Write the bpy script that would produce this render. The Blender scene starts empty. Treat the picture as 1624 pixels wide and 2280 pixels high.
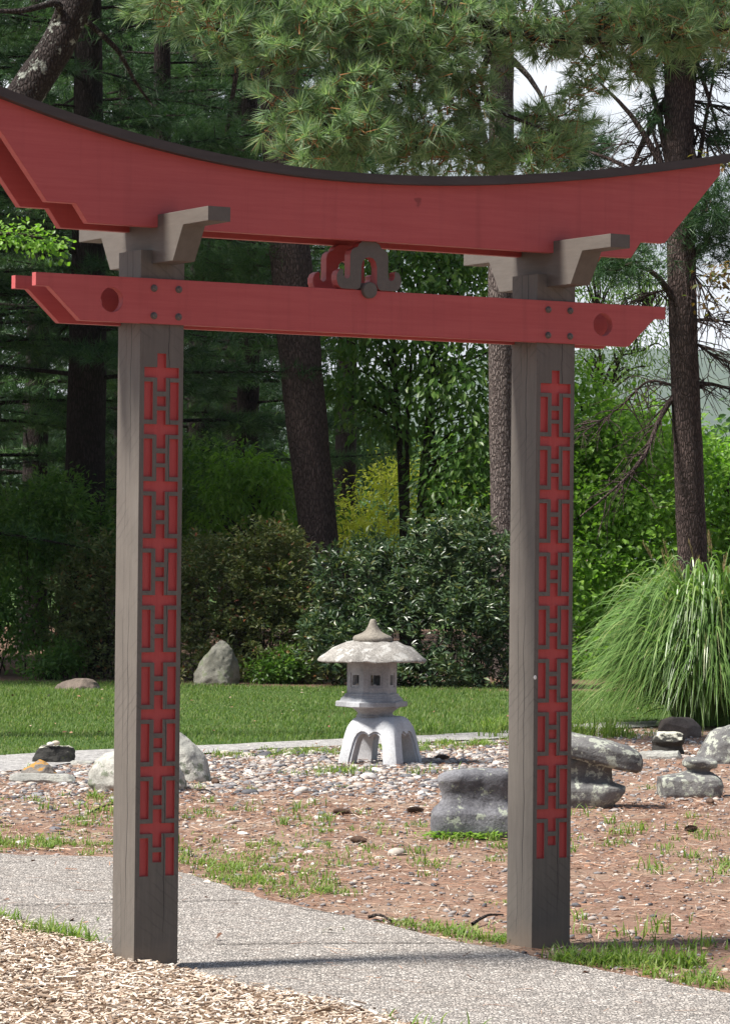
import bpy, bmesh, math, random
import numpy as np
from mathutils import Vector, Matrix, noise
from mathutils.geometry import tessellate_polygon

S = bpy.context.scene
COL = S.collection
R = math.radians

# ------------------------------------------------------------------ camera, world, sun, exposure
F_PX, PITCH, ROLL, EYE = 13533.0 / 1.7968, .013, .0093, 1.634      # in units of a 1624 x 2280 picture
PW, PH = 1624.0, 2279.6
cam = bpy.data.cameras.new('camera')
co = bpy.data.objects.new('camera', cam); COL.objects.link(co)
cam.sensor_fit = 'VERTICAL'; cam.sensor_height = 36.0; cam.sensor_width = 24.0
cam.lens = 36.0 * F_PX / PH
cam.clip_start = .1; cam.clip_end = 20000
co.matrix_world = Matrix.Translation((0, 0, EYE)) @ Matrix.Rotation(math.pi / 2 + PITCH, 4, 'X') @ Matrix.Rotation(ROLL, 4, 'Z')
S.camera = co

SUN_EL, SUN_AZ = R(56), (-.93, -.37)          # sun_az: horizontal direction towards the sun
ELX = math.cos(SUN_EL); n_ = math.hypot(*SUN_AZ)
to_sun = Vector((SUN_AZ[0] / n_ * ELX, SUN_AZ[1] / n_ * ELX, math.sin(SUN_EL)))
sl = bpy.data.lights.new('sun', 'SUN'); sl.energy = 5.0; sl.angle = R(9.0); sl.color = (1, .95, .87)
so = bpy.data.objects.new('sun', sl); COL.objects.link(so)
so.rotation_euler = to_sun.to_track_quat('Z', 'Y').to_euler()

w = bpy.data.worlds.new('World'); S.world = w; w.use_nodes = True
nt = w.node_tree; nt.nodes.clear()
out = nt.nodes.new('ShaderNodeOutputWorld'); bg = nt.nodes.new('ShaderNodeBackground')
sky = nt.nodes.new('ShaderNodeTexSky'); sky.sky_type = 'NISHITA'; sky.sun_disc = False
sky.sun_elevation = SUN_EL; sky.sun_rotation = math.atan2(SUN_AZ[0], SUN_AZ[1])
tc = nt.nodes.new('ShaderNodeTexCoord')
mp = nt.nodes.new('ShaderNodeMapping'); mp.inputs['Scale'].default_value = (1.6, 1.6, 4.0)
nz = nt.nodes.new('ShaderNodeTexNoise'); nz.inputs['Scale'].default_value = 1.7; nz.inputs['Detail'].default_value = 7
cr = nt.nodes.new('ShaderNodeValToRGB'); cr.color_ramp.elements[0].position = .30; cr.color_ramp.elements[1].position = .50
mx = nt.nodes.new('ShaderNodeMixRGB'); mx.inputs[2].default_value = (13, 13.4, 14.2, 1)
L = nt.links.new
L(tc.outputs['Generated'], mp.inputs['Vector']); L(mp.outputs[0], nz.inputs['Vector']); L(nz.outputs['Fac'], cr.inputs[0])
sxyz = nt.nodes.new('ShaderNodeSeparateXYZ'); L(tc.outputs['Generated'], sxyz.inputs[0])   # fewer clouds overhead than near the horizon
cz_ = nt.nodes.new('ShaderNodeMapRange'); cz_.inputs[1].default_value = .12; cz_.inputs[2].default_value = .75; cz_.inputs[3].default_value = 1.0; cz_.inputs[4].default_value = .12
L(sxyz.outputs[2], cz_.inputs[0])
cm_ = nt.nodes.new('ShaderNodeMath'); cm_.operation = 'MULTIPLY'; L(cr.outputs[0], cm_.inputs[0]); L(cz_.outputs[0], cm_.inputs[1])
cy_ = nt.nodes.new('ShaderNodeMapRange'); cy_.inputs[1].default_value = -.15; cy_.inputs[2].default_value = .6; cy_.inputs[3].default_value = .06; cy_.inputs[4].default_value = 1.0   # clouds kept to the view side so faces towards the camera stay darker
L(sxyz.outputs[1], cy_.inputs[0])
cn_ = nt.nodes.new('ShaderNodeMath'); cn_.operation = 'MULTIPLY'; L(cm_.outputs[0], cn_.inputs[0]); L(cy_.outputs[0], cn_.inputs[1])
L(cn_.outputs[0], mx.inputs[0]); L(sky.outputs[0], mx.inputs[1]); L(mx.outputs[0], bg.inputs[0])
bg.inputs[1].default_value = .05; L(bg.outputs[0], out.inputs[0])

S.view_settings.view_transform = 'Standard'; S.view_settings.look = 'None'
S.view_settings.exposure = 0.95; S.view_settings.gamma = 1.0
S.render.engine = 'CYCLES'
S.cycles.max_bounces = 6; S.cycles.diffuse_bounces = 3; S.cycles.glossy_bounces = 2; S.cycles.transmission_bounces = 4
S.cycles.use_denoising = True
S.cycles.caustics_reflective = False; S.cycles.caustics_refractive = False
S.cycles.sample_clamp_indirect = 6

# ------------------------------------------------------------------ helpers
def at(px, py, Y):
    """the point at depth Y that shows at picture position px, py (1624 wide)"""
    x, y = px - PW / 2, py - PH / 2
    cr_, sr = math.cos(ROLL), math.sin(ROLL)
    a, b = (x * cr_ + y * sr) / F_PX, (-x * sr + y * cr_) / F_PX
    cp, sp = math.cos(PITCH), math.sin(PITCH)
    d = (a, cp + sp * b, sp - cp * b)
    k = Y / d[1]
    return Vector((d[0] * k, Y, EYE + d[2] * k))

def ppm(Y):                                     # metres per picture unit at depth Y
    return Y / F_PX

def tag(o, label=None, cat=None, group=None, kind=None):
    if label: o['label'] = label
    if cat: o['category'] = cat
    if group: o['group'] = group
    if kind: o['kind'] = kind
    return o

def thing(name, label, cat, loc=(0, 0, 0), rz=0, group=None):
    o = bpy.data.objects.new(name, None); COL.objects.link(o)
    o.location = loc; o.rotation_euler = (0, 0, rz); o.empty_display_size = .1
    return tag(o, label, cat, group)

def link(name, me, mat, parent=None, loc=None):
    o = bpy.data.objects.new(name, me); COL.objects.link(o)
    if mat is not None:
        me.materials.clear(); me.materials.append(mat)
    if parent is not None: o.parent = parent
    if loc is not None: o.location = loc
    return o

def np_mesh(name, V, F, smooth=False):
    V = np.ascontiguousarray(V, dtype=np.float32).reshape(-1, 3)
    F = np.ascontiguousarray(F, dtype=np.int32)
    k = F.shape[1]; m = len(F)
    me = bpy.data.meshes.new(name)
    me.vertices.add(len(V)); me.vertices.foreach_set('co', V.ravel())
    me.loops.add(m * k); me.loops.foreach_set('vertex_index', F.ravel())
    me.polygons.add(m)
    me.polygons.foreach_set('loop_start', np.arange(0, m * k, k, dtype=np.int32))
    me.polygons.foreach_set('loop_total', np.full(m, k, dtype=np.int32))
    me.polygons.foreach_set('use_smooth', np.full(m, smooth, dtype=bool))
    me.update(calc_edges=True)
    return me

def frames(axis, rng, up=None):
    """n x 3 x 3 rotation matrices (columns x, y, z); y along axis, z towards up or random"""
    y = axis / (np.linalg.norm(axis, axis=1, keepdims=True) + 1e-9)
    h = rng.normal(size=y.shape) if up is None else up
    x = np.cross(y, h); x /= (np.linalg.norm(x, axis=1, keepdims=True) + 1e-9)
    z = np.cross(x, y)
    return np.stack([x, y, z], axis=2)

def instance(T, F, pos, Rm, sc):
    """copies of the template T, F baked into one array"""
    n, k = len(pos), len(T)
    V = T[None] * (sc[:, None, :] if sc.ndim == 2 else sc[:, None, None])
    V = np.einsum('nij,nkj->nki', Rm, V) + pos[:, None, :]
    Fo = F[None] + (np.arange(n) * k)[:, None, None]
    return V.reshape(-1, 3), Fo.reshape(-1, F.shape[1])

class Tubes:
    def __init__(s): s.V = []; s.F = []; s.n = 0
    def add(s, pts, rad, k=6, wob=0.0, rng=None, cap=False):
        pts = np.asarray([tuple(p) for p in pts], float); m = len(pts)
        rad = np.broadcast_to(np.asarray(rad, float), (m,))
        t = np.gradient(pts, axis=0); t /= (np.linalg.norm(t, axis=1, keepdims=True) + 1e-9)
        ref = np.array([0, 0, 1.]) if abs(t[:, 2]).mean() < .8 else np.array([1., 0, 0])
        a = np.cross(t, ref); a /= (np.linalg.norm(a, axis=1, keepdims=True) + 1e-9)
        b = np.cross(t, a)
        th = np.linspace(0, 2 * math.pi, k, endpoint=False)
        rr = rad[:, None] * np.ones(k)[None]
        if wob and rng is not None:
            rr = rr * (1 + wob * rng.normal(size=(m, k)))
        ring = pts[:, None] + a[:, None] * (np.cos(th) * rr)[..., None] + b[:, None] * (np.sin(th) * rr)[..., None]
        s.V.append(ring.reshape(-1, 3))
        i = np.arange(m - 1)[:, None] * k; j = np.arange(k)[None]; j2 = (np.arange(k) + 1) % k
        f = np.stack([i + j, i + j2[None], i + k + j2[None], i + k + j], axis=-1).reshape(-1, 4) + s.n
        s.F.append(f); s.n += m * k
    def mesh(s, name, smooth=True):
        return np_mesh(name, np.concatenate(s.V), np.concatenate(s.F), smooth)

def spline(pts, n):
    """smooth polyline through pts (Catmull-Rom)"""
    P = [np.array(tuple(p), float) for p in pts]
    P = [2 * P[0] - P[1]] + P + [2 * P[-1] - P[-2]]
    o = []
    segs = len(P) - 3
    for q in range(n):
        u = q / (n - 1) * segs; i = min(int(u), segs - 1); t = u - i
        a, b, c, d = P[i:i + 4]
        o.append(.5 * ((2 * b) + (-a + c) * t + (2 * a - 5 * b + 4 * c - d) * t * t + (-a + 3 * b - 3 * c + d) * t ** 3))
    return np.array(o)

# ------------------------------------------------------------------ materials
def new_mat(name):
    m = bpy.data.materials.new(name); m.use_nodes = True
    t = m.node_tree; t.nodes.clear()
    o = t.nodes.new('ShaderNodeOutputMaterial')
    return m, t, o

def node(t, kind, **kw):
    n = t.nodes.new(kind)
    for k, v in kw.items():
        if k.startswith('i_'):
            key = k[2:]
            key = int(key) if key.isdigit() else key.replace('_', ' ')
            n.inputs[key].default_value = v
        else: setattr(n, k, v)
    return n

def ramp(t, src, stops):
    r = t.nodes.new('ShaderNodeValToRGB'); e = r.color_ramp.elements
    while len(e) < len(stops): e.new(.5)
    for el, (p, c) in zip(e, stops):
        el.position = p; el.color = (c[0], c[1], c[2], 1)
    t.links.new(src, r.inputs[0]); return r.outputs[0]

def mixc(t, fac, a, b, mode='MIX'):
    m = t.nodes.new('ShaderNodeMixRGB'); m.blend_type = mode
    for i, v in ((0, fac), (1, a), (2, b)):
        if isinstance(v, (int, float)): m.inputs[i].default_value = v
        elif isinstance(v, tuple): m.inputs[i].default_value = (v[0], v[1], v[2], 1)
        else: t.links.new(v, m.inputs[i])
    return m.outputs[0]

def mth(t, op, a, b=None):
    m = t.nodes.new('ShaderNodeMath'); m.operation = op
    for i, v in ((0, a), (1, b)):
        if v is None: continue
        if isinstance(v, (int, float)): m.inputs[i].default_value = v
        else: t.links.new(v, m.inputs[i])
    return m.outputs[0]

def coords(t, scale=(1, 1, 1), kind='Object', rot=(0, 0, 0)):
    c = t.nodes.new('ShaderNodeTexCoord'); m = t.nodes.new('ShaderNodeMapping')
    m.inputs['Scale'].default_value = scale; m.inputs['Rotation'].default_value = rot
    t.links.new(c.outputs[kind], m.inputs[0]); return m.outputs[0]

def tnoise(t, vec, scale, detail=4, rough=.55):
    n = t.nodes.new('ShaderNodeTexNoise'); n.inputs['Scale'].default_value = scale
    n.inputs['Detail'].default_value = detail; n.inputs['Roughness'].default_value = rough
    t.links.new(vec, n.inputs['Vector']); return n.outputs['Fac']

def bumpn(t, h, strength, dist, normal=None):
    b = t.nodes.new('ShaderNodeBump'); b.inputs['Strength'].default_value = strength; b.inputs['Distance'].default_value = dist
    t.links.new(h, b.inputs['Height'])
    if normal is not None: t.links.new(normal, b.inputs['Normal'])
    return b.outputs[0]

def principled(t, out, col, rough=.6, normal=None, spec=.4):
    p = t.nodes.new('ShaderNodeBsdfPrincipled')
    if isinstance(col, tuple): p.inputs['Base Color'].default_value = (*col, 1)
    else: t.links.new(col, p.inputs['Base Color'])
    if isinstance(rough, (int, float)): p.inputs['Roughness'].default_value = rough
    else: t.links.new(rough, p.inputs['Roughness'])
    p.inputs['Specular IOR Level'].default_value = spec
    if normal is not None: t.links.new(normal, p.inputs['Normal'])
    if out is not None: t.links.new(p.outputs[0], out.inputs[0])
    return p

def leaf_mat(name, stops, trans=.35, rough=.5, spec=.35, tcol=None):
    m, t, o = new_mat(name)
    g = t.nodes.new('ShaderNodeNewGeometry')
    c = ramp(t, g.outputs['Random Per Island'], stops)
    big = tnoise(t, coords(t, kind='Object'), 1.3, 2)
    c = mixc(t, mth(t, 'MULTIPLY', big, .5), c, mixc(t, 1.0, c, (.75, .85, .6), 'MULTIPLY'))
    p = principled(t, None, c, rough, spec=spec)
    tr = t.nodes.new('ShaderNodeBsdfTranslucent')
    t.links.new(mixc(t, 1.0, c, tcol or (1.3, 1.5, .7), 'MULTIPLY'), tr.inputs[0])
    ms = t.nodes.new('ShaderNodeMixShader'); ms.inputs[0].default_value = trans
    t.links.new(p.outputs[0], ms.inputs[1]); t.links.new(tr.outputs[0], ms.inputs[2])
    t.links.new(ms.outputs[0], o.inputs[0])
    return m

def island_mat(name, stops, rough=.75, spec=.3, nscale=60, namt=.35, bump=.3):
    m, t, o = new_mat(name)
    g = t.nodes.new('ShaderNodeNewGeometry')
    c = ramp(t, g.outputs['Random Per Island'], stops)
    n = tnoise(t, coords(t), nscale, 4)
    c = mixc(t, namt, c, mixc(t, 1.0, c, ramp(t, n, [(.3, (.55, .55, .55)), (.7, (1.35, 1.35, 1.3))]), 'MULTIPLY'))
    principled(t, o, c, rough, bumpn(t, n, bump, .004), spec)
    return m

def paint_mat(name, base, worn, grain=(6, 60, 60), seed=0.0, rough=.55, crack=False, amt=.35, saw=False, knots=False):
    """painted timber: long grain, faint knots, fine cracks"""
    m, t, o = new_mat(name)
    tcn = t.nodes.new('ShaderNodeTexCoord')
    mp_ = t.nodes.new('ShaderNodeMapping'); mp_.inputs['Scale'].default_value = grain; mp_.inputs['Location'].default_value = (seed, seed, seed)
    t.links.new(tcn.outputs['Object'], mp_.inputs[0])
    g1 = tnoise(t, mp_.outputs[0], 1.0, 6, .65)
    v = coords(t)
    g2 = tnoise(t, v, 5.0, 5, .6)
    g3 = tnoise(t, v, 220.0, 2, .6)
    c = mixc(t, ramp(t, g1, [(.35, (0, 0, 0)), (.75, (1, 1, 1))]), base, worn)
    c = mixc(t, ramp(t, g2, [(.42, (0, 0, 0)), (.72, (amt, amt, amt))]), c, tuple(x * .72 for x in base))
    h = mixc(t, .35, g1, g3)
    sep = t.nodes.new('ShaderNodeSeparateXYZ'); t.links.new(tcn.outputs['Object'], sep.inputs[0])
    if saw:                                       # slanting saw marks left on rough-sawn timber
        wv = t.nodes.new('ShaderNodeTexWave'); wv.wave_type = 'BANDS'; wv.bands_direction = 'Z'
        mv = t.nodes.new('ShaderNodeMapping'); mv.inputs['Rotation'].default_value = (R(38), R(-32), 0)
        t.links.new(tcn.outputs['Object'], mv.inputs[0]); t.links.new(mv.outputs[0], wv.inputs['Vector'])
        wv.inputs['Scale'].default_value = 9.0; wv.inputs['Distortion'].default_value = 1.6; wv.inputs['Detail'].default_value = 3
        wv.inputs['Detail Scale'].default_value = 2.0
        sm = mth(t, 'MULTIPLY', ramp(t, wv.outputs[1], [(.0, (1, 1, 1)), (.13, (0, 0, 0))]), ramp(t, tnoise(t, v, 3.3, 4), [(.45, (0, 0, 0)), (.7, (1, 1, 1))]))
        c = mixc(t, mth(t, 'MULTIPLY', sm, .7), c, tuple(x * .55 for x in base))
    if crack:
        masks = []
        for ax, off, wd, zs in (('X', .082, .0026, 1.1), ('Y', .075, .0024, .7), ('X', .128, .0015, 2.3), ('Y', .118, .0013, 1.9)):
            cz = t.nodes.new('ShaderNodeCombineXYZ'); t.links.new(sep.outputs['Z'], cz.inputs[2]); cz.inputs[0].default_value = seed + off * 50
            wob = tnoise(t, cz.outputs[0], 3.0, 4, .6)
            d = mth(t, 'ABSOLUTE', mth(t, 'SUBTRACT', sep.outputs[ax], mth(t, 'ADD', mth(t, 'MULTIPLY', wob, .05), off - .025)))
            mk = tnoise(t, cz.outputs[0], zs, 1)
            wide = mth(t, 'MULTIPLY', ramp(t, mk, [(.44, (0, 0, 0)), (.56, (1, 1, 1))]), wd)
            masks.append(mth(t, 'LESS_THAN', d, wide))
        cm = masks[0]
        for q in masks[1:]: cm = mth(t, 'MAXIMUM', cm, q)
        c = mixc(t, mth(t, 'MULTIPLY', cm, .88), c, (.012, .01, .01))
        # soil splashed on the lowest hand's breadth
        low = ramp(t, mth(t, 'ADD', sep.outputs['Z'], mth(t, 'MULTIPLY', g2, .22)), [(.12, (1, 1, 1)), (.24, (0, 0, 0))])
        c = mixc(t, mth(t, 'MULTIPLY', low, .55), c, (.20, .155, .115))
    if knots:                                     # small dark knots and a few nicks showing through the paint
        vk = t.nodes.new('ShaderNodeTexVoronoi'); vk.inputs['Scale'].default_value = 2.6; vk.inputs['Randomness'].default_value = 1.0
        mk_ = t.nodes.new('ShaderNodeVectorMath'); mk_.operation = 'MULTIPLY_ADD'; mk_.inputs[1].default_value = (.05, .05, .05)
        nk = t.nodes.new('ShaderNodeTexNoise'); nk.inputs['Scale'].default_value = 40; t.links.new(v, nk.inputs['Vector'])
        t.links.new(nk.outputs['Color'], mk_.inputs[0]); t.links.new(v, mk_.inputs[2]); t.links.new(mk_.outputs[0], vk.inputs['Vector'])
        kn = ramp(t, vk.outputs['Distance'], [(.035, (1, 1, 1)), (.06, (0, 0, 0))])
        c = mixc(t, mth(t, 'MULTIPLY', kn, .6), c, tuple(x * .35 for x in base))
        # rain streaks and grime, long and vertical
        ms_ = t.nodes.new('ShaderNodeMapping'); ms_.inputs['Scale'].default_value = (22, 22, .9); t.links.new(tcn.outputs['Object'], ms_.inputs[0])
        st = tnoise(t, ms_.outputs[0], 1.0, 5, .6)
        c = mixc(t, ramp(t, st, [(.52, (0, 0, 0)), (.75, (.28, .28, .28))]), c, tuple(x * .55 for x in base))
    bv = t.nodes.new('ShaderNodeBevel'); bv.samples = 3; bv.inputs[0].default_value = .004
    principled(t, o, c, rough, bumpn(t, h, .35, .004, bv.outputs[0]), .35)
    return m

def bark_mat(name, dark, light, sx=26, sz=5, lichen=None, l0=.58):
    m, t, o = new_mat(name)
    v = coords(t, (sx, sx, sz))
    vo = t.nodes.new('ShaderNodeTexVoronoi'); vo.feature = 'DISTANCE_TO_EDGE'; vo.inputs['Scale'].default_value = 1.0
    wv = coords(t); wn = t.nodes.new('ShaderNodeTexNoise'); wn.inputs['Scale'].default_value = 9; wn.inputs['Detail'].default_value = 4
    t.links.new(wv, wn.inputs['Vector'])
    vm = t.nodes.new('ShaderNodeVectorMath'); vm.operation = 'MULTIPLY_ADD'
    t.links.new(wn.outputs['Color'], vm.inputs[0]); vm.inputs[1].default_value = (1.6, 1.6, 1.6); t.links.new(v, vm.inputs[2])
    t.links.new(vm.outputs[0], vo.inputs['Vector'])
    n2 = tnoise(t, wv, 22, 6, .7)
    plate = ramp(t, vo.outputs['Distance'], [(.0, (0, 0, 0)), (.28, (1, 1, 1))])
    c = mixc(t, plate, dark, mixc(t, n2, tuple(x * .6 for x in light), light))
    if lichen:
        ln = tnoise(t, wv, 7.0, 7, .7)
        c = mixc(t, ramp(t, ln, [(l0, (0, 0, 0)), (l0 + .04, (1, 1, 1))]), c, lichen)
    h = mixc(t, .4, plate, n2)
    principled(t, o, c, .9, bumpn(t, h, .9, .03), .15)
    return m

def stone_mat(name, base, dark, lichen=None, lth=.56, lscale=7.0, top=None, tth=.5, speck=.7, rough=.85, bump=.85):
    m, t, o = new_mat(name)
    v = coords(t)
    n1 = tnoise(t, v, 4.0, 6, .6); n2 = tnoise(t, v, 70, 3, .7); n3 = tnoise(t, v, 16, 5, .65)
    c = mixc(t, ramp(t, n1, [(.35, (0, 0, 0)), (.65, (1, 1, 1))]), dark, base)
    c = mixc(t, speck, c, mixc(t, 1.0, c, ramp(t, n2, [(.3, (.5, .5, .5)), (.5, (1, 1, 1)), (.72, (1.5, 1.5, 1.5))]), 'MULTIPLY'))
    if lichen:
        ln = tnoise(t, v, lscale, 8, .68)
        c = mixc(t, ramp(t, ln, [(lth, (0, 0, 0)), (lth + .035, (1, 1, 1))]), c, mixc(t, n2, tuple(x * .7 for x in lichen), lichen))
    if top:
        g = t.nodes.new('ShaderNodeNewGeometry'); sp = t.nodes.new('ShaderNodeSeparateXYZ'); t.links.new(g.outputs['Normal'], sp.inputs[0])
        k = mth(t, 'ADD', mth(t, 'MULTIPLY', sp.outputs['Z'], .5), mth(t, 'MULTIPLY', n3, .6))
        c = mixc(t, ramp(t, k, [(tth, (0, 0, 0)), (tth + .1, (1, 1, 1))]), c, top)
    h = mixc(t, .5, n3, n2)
    principled(t, o, c, rough, bumpn(t, h, bump, .012), .25)
    return m

RED = paint_mat('red_paint', (.42, .074, .075), (.48, .10, .098), (3, 60, 60), 0.3, .5, amt=.16, knots=True)
RED2 = paint_mat('red_paint_inlay', (.43, .062, .061), (.48, .08, .077), (70, 70, 6), 1.3, .5, amt=.2)
GREY = paint_mat('grey_brown_paint', (.118, .104, .092), (.152, .135, .119), (70, 70, 5), 0.7, .6, crack=True, saw=True)
GREY2 = paint_mat('grey_brown_paint_timber', (.105, .092, .082), (.135, .12, .106), (40, 6, 40), 2.1, .6)
CAPM = paint_mat('dark_brown_cap', (.05, .041, .040), (.072, .06, .058), (5, 60, 60), 3.2, .6)
STEEL, t_, o_ = new_mat('weathered_bolt_steel')
principled(t_, o_, ramp(t_, tnoise(t_, coords(t_), 90, 3), [(.35, (.09, .08, .075)), (.65, (.17, .15, .14))]), .55, None, .5)
STEEL.node_tree.nodes['Principled BSDF'].inputs['Metallic'].default_value = .35

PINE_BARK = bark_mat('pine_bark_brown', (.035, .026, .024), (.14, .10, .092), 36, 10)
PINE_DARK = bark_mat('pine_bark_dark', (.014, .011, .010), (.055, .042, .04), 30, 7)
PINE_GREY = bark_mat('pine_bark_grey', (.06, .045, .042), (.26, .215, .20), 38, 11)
LICHEN_BARK = bark_mat('pine_bark_lichen', (.022, .018, .017), (.07, .056, .052), 40, 14, (.30, .32, .28), .555)
TWIG = bark_mat('twig_bark', (.03, .024, .02), (.10, .08, .065), 40, 20)
DEADW = bark_mat('dead_twig_bark', (.035, .028, .026), (.085, .068, .062), 40, 20)

BUD = island_mat('pine_twig_and_bud', [(0, (.16, .08, .035)), (1, (.34, .17, .07))], .8, .2, 60, .3)
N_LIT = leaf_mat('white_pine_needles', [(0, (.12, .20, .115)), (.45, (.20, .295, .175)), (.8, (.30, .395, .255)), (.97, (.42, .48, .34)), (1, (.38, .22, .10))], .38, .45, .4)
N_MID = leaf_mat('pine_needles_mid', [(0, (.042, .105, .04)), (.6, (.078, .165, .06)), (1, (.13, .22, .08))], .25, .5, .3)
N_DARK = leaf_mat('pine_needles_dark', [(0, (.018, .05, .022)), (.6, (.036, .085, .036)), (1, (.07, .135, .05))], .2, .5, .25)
LF_DARK = leaf_mat('broad_leaves_dark', [(0, (.065, .15, .028)), (.6, (.115, .225, .045)), (1, (.21, .32, .08))], .45, .38, .5)
LF_MID = leaf_mat('broad_leaves_fresh', [(0, (.12, .24, .032)), (.6, (.18, .33, .05)), (1, (.27, .42, .08))], .5, .42, .4)
LF_PALE = leaf_mat('broad_leaves_pale', [(0, (.10, .19, .06)), (.6, (.16, .26, .08)), (1, (.22, .32, .12))], .45, .5, .3)
LF_AZ = leaf_mat('azalea_leaves', [(0, (.075, .105, .04)), (.4, (.125, .155, .052)), (.8, (.20, .21, .075)), (.97, (.20, .17, .07)), (1, (.36, .09, .045))], .25, .45, .4)
LF_RH = leaf_mat('rhododendron_leaves', [(0, (.032, .062, .034)), (.5, (.058, .098, .048)), (.9, (.105, .15, .068)), (1, (.19, .18, .07))], .2, .36, .5)
LF_YEL = leaf_mat('golden_leaves', [(0, (.34, .37, .045)), (.6, (.46, .49, .065)), (1, (.58, .58, .10))], .4, .5, .3)
LF_BLUE = leaf_mat('far_leaves', [(0, (.06, .12, .06)), (1, (.11, .18, .08))], .3, .6, .2)
LF_OAK = leaf_mat('bronze_oak_leaves', [(0, (.10, .06, .025)), (.5, (.19, .105, .04)), (1, (.10, .13, .04))], .4, .5, .3)
BLADE = leaf_mat('silver_grass_blades', [(0, (.08, .155, .04)), (.5, (.145, .25, .07)), (.9, (.24, .345, .125)), (1, (.33, .32, .15))], .3, .36, .5)
PLUME = leaf_mat('silver_grass_plumes', [(0, (.30, .22, .13)), (1, (.42, .32, .2))], .3, .7, .2)
LAWNB = leaf_mat('lawn_blades', [(0, (.075, .135, .035)), (.5, (.13, .20, .058)), (.9, (.20, .26, .09)), (1, (.31, .28, .14))], .4, .5, .3)
WEED = leaf_mat('weed_blades', [(0, (.12, .20, .04)), (.6, (.18, .27, .065)), (1, (.28, .32, .11))], .4, .5, .3)
CLOVER = leaf_mat('clover_leaves', [(0, (.14, .28, .04)), (1, (.28, .40, .08))], .4, .5, .3)

PEB = island_mat('pebble_stone', [(0, (.06, .06, .07)), (.22, (.15, .15, .165)), (.45, (.27, .26, .265)), (.62, (.34, .30, .285)), (.8, (.42, .37, .32)), (.92, (.54, .51, .48)), (1, (.68, .66, .63))], .75, .3, 70, .5)
CHIP = island_mat('wood_chip', [(0, (.10, .07, .052)), (.16, (.27, .19, .135)), (.38, (.50, .39, .305)), (.7, (.66, .56, .465)), (1, (.82, .75, .67))], .85, .2, 120, .3)
NEEDLE = island_mat('fallen_needle', [(0, (.10, .055, .04)), (.45, (.27, .14, .09)), (.74, (.37, .23, .155)), (.88, (.46, .35, .27)), (1, (.62, .55, .48))], .85, .2, 100, .2)
CONE = island_mat('pine_cone_scale', [(0, (.07, .045, .035)), (1, (.15, .095, .07))], .85, .2, 100, .3)

CONCRETE = stone_mat('lantern_concrete', (.41, .425, .45), (.21, .215, .23), (.52, .53, .54), .62, 9, None, .5, .3, .85, .35)
LEG_LIT = stone_mat('lantern_concrete_sunlit', (.57, .59, .62), (.40, .41, .435), (.63, .64, .65), .62, 9, None, .5, .3, .85, .35)  # lighter copy of the lantern concrete for the legs, sunlight painted in
ROOFST = stone_mat('lantern_roof_concrete', (.29, .275, .255), (.19, .18, .168), (.46, .45, .43), .53, 11, None, .5, .8, .9, .9)
FINIAL = stone_mat('lantern_finial_concrete', (.26, .235, .20), (.15, .135, .115), (.36, .30, .16), .60, 12, None, .5, .7, .9, .7)
ST_PALE = stone_mat('pale_boulder', (.46, .45, .41), (.27, .27, .245), (.20, .225, .165), .56, 6, None, .5, .6)
ST_GREY = stone_mat('grey_boulder', (.36, .355, .33), (.22, .22, .205), (.46, .47, .42), .58, 7, None, .5, .6)
ST_TRI = stone_mat('mossy_boulder', (.29, .28, .24), (.14, .135, .11), (.22, .24, .16), .55, 5, None, .5, .5)
ST_DARK = stone_mat('dark_wet_stone', (.14, .14, .15), (.075, .075, .08), (.42, .45, .38), .60, 8, None, .5, .5, .7)
ST_WAIST = stone_mat('waisted_grey_stone', (.19, .19, .205), (.095, .095, .108), (.36, .39, .32), .57, 12, None, .5, .7, .8)
ST_LICH = stone_mat('lichened_stone', (.20, .195, .19), (.09, .09, .092), (.40, .42, .36), .525, 15, None, .5, .5)
ST_ORANGE = stone_mat('orange_lichen_stone', (.22, .20, .18), (.13, .12, .11), None, .5, 7, (.36, .19, .045), .60, .5)
ST_BLACK = stone_mat('black_moss_stone', (.045, .043, .04), (.022, .022, .02), (.07, .075, .035), .6, 7, (.46, .45, .38), .62, .5)
ST_BROWN = stone_mat('brown_stone', (.19, .15, .125), (.10, .08, .068), (.40, .40, .34), .66, 6, None, .5, .5)

# ------------------------------------------------------------------ setting: ground, lawn, paths, hill
def poly_mesh(name, pts, z):
    tri = tessellate_polygon([[Vector((x, y, 0)) for x, y in pts]])
    V = [(x, y, z) for x, y in pts]
    fs = []
    for a, b, c in tri:
        A, B, C_ = V[a], V[b], V[c]
        cr2 = (B[0] - A[0]) * (C_[1] - A[1]) - (B[1] - A[1]) * (C_[0] - A[0])
        fs.append((a, b, c) if cr2 > 0 else (a, c, b))
    me = bpy.data.meshes.new(name); me.from_pydata(V, [], fs); me.update(); return me

def inside(pts, X, Y):
    X = np.asarray(X); Y = np.asarray(Y); r = np.zeros(X.shape, bool); n = len(pts)
    for i in range(n):
        x1, y1 = pts[i]; x2, y2 = pts[(i + 1) % n]
        c = ((y1 > Y) != (y2 > Y)) & (X < (x2 - x1) * (Y - y1) / (y2 - y1 + 1e-12) + x1)
        r ^= c
    return r

def rough_line(pts, step, amp, seed):
    rng = np.random.default_rng(seed); o = []
    for (x1, y1), (x2, y2) in zip(pts[:-1], pts[1:]):
        n = max(1, int(math.hypot(x2 - x1, y2 - y1) / step))
        for k in range(n):
            t = k / n; o.append((x1 + (x2 - x1) * t + rng.normal() * amp, y1 + (y2 - y1) * t + rng.normal() * amp))
    o.append(pts[-1]); return o

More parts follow.
